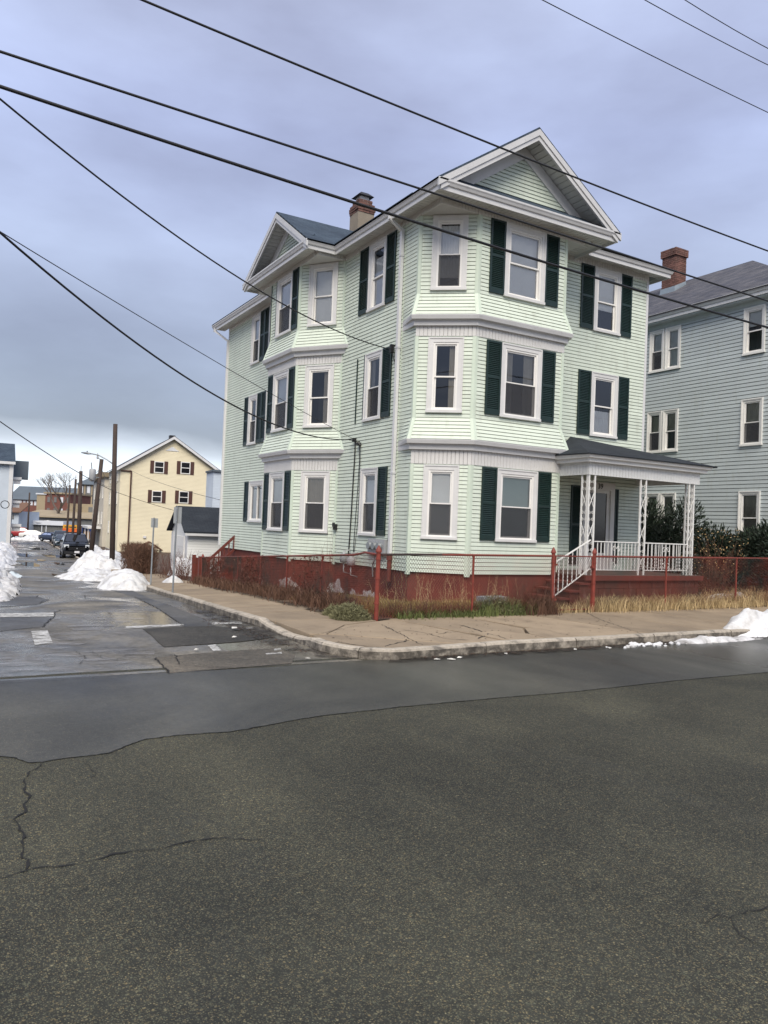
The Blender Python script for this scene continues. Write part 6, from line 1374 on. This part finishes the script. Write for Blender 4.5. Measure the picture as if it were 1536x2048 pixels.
def sign(g_, label, ph, w_, h, rz, lean=0):
    t = thing('parking_sign', label, 'sign', tuple(g_), rz, 'sign posts on the side sidewalk'); mb = MB()
    mb.add([(-.03, .0, 0), (-.012, .03, 0), (.012, .03, 0), (.03, .0, 0), (-.03+lean, .0, ph), (-.012+lean, .03, ph), (.012+lean, .03, ph), (.03+lean, .0, ph)], [(0, 1, 5, 4), (1, 2, 6, 5), (2, 3, 7, 6), (3, 0, 4, 7), (4, 5, 6, 7)]); obj('post', mb, 'galvanised', t, local=True)
    mb = MB(); mb.box(-w_/2+lean, w_/2+lean, .032, .038, ph-h-.02, ph-.02); obj('sign_plate', mb, 'sign_back', t, local=True)
    for z in (ph-.08, ph-h+.04): mb = MB(); mb.lathe((lean, 0, z), [(.02, -.01), (.02, .01)], 6); obj('bolt', mb, 'chrome', t, local=True)
g1_ = pxg(345, 1185, .14); g2_ = pxg(301, 1170, .14)
sign(g1_, 'grey back of a parking sign on a metal post, nearer the mint house', 2.42, .31, .46, R(-62), .03); sign(g2_, 'grey back of a small parking sign by the brown hedge', 2.30, .31, .32, R(-58), .02)

# ------------------------------------------------------------------ overhead cables
def cable(label, pts, r, group='overhead cables', name='overhead_cable'):
    mb = MB(); mb.tube(pts, r, 6); return tag(obj(name, mb, 'cable', None, True), label, 'cable', group)
def onY(px, py, Y=-4.6): v = ray(px, py); return CP+v*((Y-CP.y)/v.y)
def front_wire(label, pxs, r, x0=-26, x1=30, Y=-4.6):
    q = [onY(*p, Y) for p in pxs]
    if len(q) == 2: m_ = (q[0]+q[1])/2; q.insert(1, m_+Vector((0, 0, -.02)))
    def z(x):
        s_ = 0
        for i in range(3):
            t_ = q[i].z
            for j in range(3):
                if i != j: t_ *= (x-q[j].x)/(q[i].x-q[j].x)
            s_ += t_
        return s_
    n = 70; cable(label, [(x0+(x1-x0)*i/n, Y, z(x0+(x1-x0)*i/n)) for i in range(n+1)], r)
front_wire('thick lowest cable crossing the second storey of the mint house', [(0, 173), (780, 428), (1536, 655)], .021)
front_wire('middle cable crossing the gutter of the mint house', [(0, 103), (885, 392), (1536, 602)], .016)
front_wire('upper cable crossing the front gable of the mint house', [(285, 0), (1000, 295), (1536, 502)], .015)
front_wire('lowest of three thin wires in the top right sky', [(1085, 0), (1536, 225)], .008); front_wire('middle of three thin wires in the top right sky', [(1290, 0), (1536, 130)], .008); front_wire('topmost thin wire in the top right corner', [(1370, 0), (1536, 97)], .008)
def drop(label, S, E_, sag, r, t0=-.8, n=40):
    S, E_ = Vector(S), Vector(E_); cable(label, [tuple(S.lerp(E_, t_)+Vector((0, 0, -sag*4*t_*(1-t_)))) for t_ in [t0+(1-t0)*i/n for i in range(n+1)]], r)
drop('service wire running down to the bracket beside the downspout', onY(0, 198), (-.14, 1.9, 6.14), .42, .012, -.5)
drop('sagging black service cable ending on the side wall bracket', onY(0, 465), (-.13, 3.72, 4.08), .62, .014, -.3)
drop('thin straight service wire ending on the side wall bracket', onY(0, 463), (-.1, 3.62, 4.10), .06, .006, -.5)
s0 = atD(0, 843, 22); e0_ = Vector((la.x, la.y, atD(229, 982, 38.7).z)); drop('cable strung from the left down to the tall wooden pole', s0, e0_, .12, .015, -.6)
drop('cable from the tall wooden pole towards the garage', e0_, atD(432, 1040, 42), .12, .012, 0)
drop('thin wire from the yellow house corner to the mint house', atD(255, 937, 69), (0, 14.3, 2.6), .2, .009, 0)
for (a, b, k, lb) in ((t2, t3, .3, 'thin wire from the transformer pole to the straight pole behind it'), (t3, t4, .25, 'thin wire between the straight and the slim street poles'), (t4, t5, .25, 'thin wire between the slim and the pale slender poles'), (t2, t1+Vector((0, 0, -2.2)), .35, 'thin wire from the tall lamp pole to the transformer pole')):
    drop(lb, a+Vector((0, 0, -.5)), b+Vector((0, 0, -.5)), k, .012, 0, 14)
drop('wire drooping from the transformer pole to the yellow house', t2+Vector((0, 0, -1.5)), atD(240, 960, 70), .4, .01, 0, 14)
cc = atD(10, 1009, 62); mb = MB(); mb.tube([(cc.x+.3*math.cos(a), cc.y, cc.z+.3*math.sin(a)) for a in [2*math.pi*i/28 for i in range(29)]], .035, 6); tag(obj('cable_coil', mb, 'cable', None, True), 'black coil of cable hanging before the left house', 'cable')

# ------------------------------------------------------------------ vehicles
def vehicle(name, label, cat, loc, rz, kind, paint, group=None):
    t = thing(name, label, cat, loc, rz, group)
    S = dict(suv=dict(st=[(2.55, .80, .36, .92), (2.42, .92, .30, 1.08), (1.25, .96, .28, 1.17), (-2.2, .96, .28, 1.16), (-2.5, .88, .38, 1.08)], cab=(1.25, .50, -2.05, -2.42), top=1.78, zs=1.15, wr=.38, wx=(1.62, -1.55)),
             sedan=dict(st=[(2.3, .70, .32, .66), (2.12, .86, .24, .80), (1.1, .90, .22, .95), (-1.5, .90, .22, .98), (-2.2, .84, .28, .95), (-2.35, .72, .36, .85)], cab=(1.15, .25, -1.05, -1.75), top=1.42, zs=.95, wr=.32, wx=(1.42, -1.38)))[kind]
    mb = MB(); pr = None
    for x, w_, zb, zs in S['st']:
        sec = [(-w_*.9, zb), (-w_, zb+.14), (-w_*1.0, zs-.16), (-w_*.93, zs-.03), (-w_*.6, zs+.015), (w_*.6, zs+.015), (w_*.93, zs-.03), (w_, zs-.16), (w_, zb+.14), (w_*.9, zb)]; k = len(mb.v); mb.v += [(x, y, z) for y, z in sec]; n = len(sec)
        if pr is not None: mb.f += [(pr+j, pr+(j+1) % n, k+(j+1) % n, k+j) for j in range(n)]
        else: mb.f.append(tuple(range(k, k+n)))
        pr = k
    mb.f.append(tuple(range(pr+n-1, pr-1, -1))); body = obj('body', mb, paint, t, True, local=True)
    xa, xb, xc, xd = S['cab']; zs, zt = S['zs'], S['top']; wb, wt = .90 if kind == 'suv' else .82, .70 if kind == 'suv' else .62
    def roof_pts(s): return [(xa, s*wb, zs), (xb, s*wt, zt-.05), (xb-.25, s*wt*.97, zt), (xc+.2, s*wt*.97, zt), (xc, s*wt, zt-.05), (xd, s*wb, zs)]
    Lp, Rp = roof_pts(-1), roof_pts(1); mb = MB(); k = len(Lp); mb.v = Lp+Rp; mb.f = [tuple(range(k))[::-1], tuple(range(k, 2*k))]+[(i, i+1, k+i+1, k+i) for i in range(k-1)]; obj('cabin', mb, paint, t, local=True)
    def quad(nm, pts, m, par=t): mb = MB(); mb.poly(pts); return obj(nm, mb, m, par, local=True)
    f = lambda a, b, t_: a+(b-a)*t_; o = .012
    quad('windshield', [(f(xa, xb, .08)+o, -wb*.86, f(zs, zt-.05, .08)+o), (f(xa, xb, .08)+o, wb*.86, f(zs, zt-.05, .08)+o), (f(xa, xb, .92)+o, wt*.90, f(zs, zt-.05, .92)+o), (f(xa, xb, .92)+o, -wt*.90, f(zs, zt-.05, .92)+o)], 'car_glass')
    quad('rear_window', [(f(xd, xc, .12)-o, wb*.84, f(zs, zt-.05, .12)), (f(xd, xc, .12)-o, -wb*.84, f(zs, zt-.05, .12)), (f(xd, xc, .9)-o, -wt*.88, f(zs, zt-.05, .9)), (f(xd, xc, .9)-o, wt*.88, f(zs, zt-.05, .9))], 'car_glass')
    for s in (-1, 1):
        y0, y1 = s*(wb+.008-.02), s*(wt+.012+.02); xm = f(xa, xd, .5)
        for x0, x1, x2, x3 in ((xa-.18, xm+.04, xm+.04, xb-.06), (xm-.04, xd+.28, xc+.14, xm-.04)): quad('side_window', [(x0, y0, zs+.06), (x1, y0, zs+.06), (x2, y1, zt-.12), (x3, y1, zt-.12)], 'car_glass')
        for x in S['wx']:
            wr = S['wr']; mb = MB(); yo_ = s*S['st'][2][1]; mb.tube([(x, yo_-s*.24, wr), (x, yo_+s*.012, wr)], [wr, wr], 18); wh = obj('wheel', mb, 'tyre', t, local=True); mb = MB(); mb.tube([(x, yo_-s*.02, wr), (x, yo_+s*.02, wr)], [wr*.62, wr*.55], 12); obj('rim', mb, 'chrome', wh, local=True)
        xf, wf, zbf, zsf = S['st'][1]; xf += .085; mb = MB(); mb.hexa([(xf-.12, s*wf*.62, zsf-.26), (xf+.06, s*wf*.62, zsf-.26), (xf-.0, s*wf*.97, zsf-.26), (xf-.2, s*wf*1.005, zsf-.26)], [(xf-.12, s*wf*.62, zsf-.06), (xf+.03, s*wf*.62, zsf-.06), (xf-.02, s*wf*.96, zsf-.06), (xf-.2, s*wf*1.005, zsf-.06)]); obj('headlight', mb, 'headlamp', t, local=True)
        mb = MB(); mb.obox((xa-.1, s*(wb+.14), zs+.10), ((1, 0, 0), (0, 1, 0), (0, 0, 1)), (.07, .12, .08)); obj('mirror', mb, paint if kind == 'sedan' else 'plastic_black', t, local=True)
    x0, w0, zb0, zs0 = S['st'][0]
    mb = MB()
    for k in range(4): mb.box(x0-.04, x0+.015, -w0*.72, w0*.72, zs0-.30+k*.065, zs0-.26+k*.065)
    gr = obj('grille', mb, 'plastic_black', t, local=True); mb = MB(); mb.lathe((x0+.02, 0, zs0-.2), [(.05, 0), (.05, .07)], 8); obj('badge', mb, 'chrome', gr, local=True)
    mb = MB(); mb.box(x0-.12, x0+.07, -w0*1.08, w0*1.08, zb0-.02, zb0+.17); obj('bumper', mb, 'plastic_black' if kind == 'suv' else paint, t, local=True)
    mb = MB(); mb.box(x0+.07, x0+.085, -.17, .17, zb0+.05, zb0+.2); obj('license_plate', mb, 'plate_white', t, local=True)
    return t
rz_ = R(-95)
g = pxg(157, 1117); vehicle('pickup_truck', 'black pickup parked nose-on beside the snow heap', 'truck', (g.x+.1, g.y+2.6, P(g.y+1)), rz_, 'suv', 'car_black')
g = pxg(131, 1096); vehicle('parked_car', 'dark slate sedan parked behind the black pickup', 'car', (g.x, g.y+2.3, P(g.y+2)), rz_, 'sedan', 'car_slate', 'cars parked down the side street')
g = pxg(126, 1090); vehicle('parked_car', 'grey-blue van-like car parked third from the camera', 'car', (g.x, g.y+2.4, P(g.y+2)), rz_, 'suv', 'car_slate', 'cars parked down the side street')
g = pxg(109, 1084); vehicle('parked_car', 'dark blue car parked at the far end of the row', 'car', (g.x, g.y+2.4, P(g.y+2)), R(-60), 'sedan', 'car_blue', 'cars parked down the side street')
g = atD(44, 1075, 131); vehicle('parked_car', 'red sport utility car at the street end', 'car', (g.x, g.y, P(g.y)+.1), R(-15), 'suv', 'car_red', 'cars at the end of the street')
g = atD(70, 1077, 126); vehicle('parked_car', 'white sedan across the end of the street', 'car', (g.x, g.y, P(g.y)+.1), R(-12), 'sedan', 'car_white', 'cars at the end of the street')
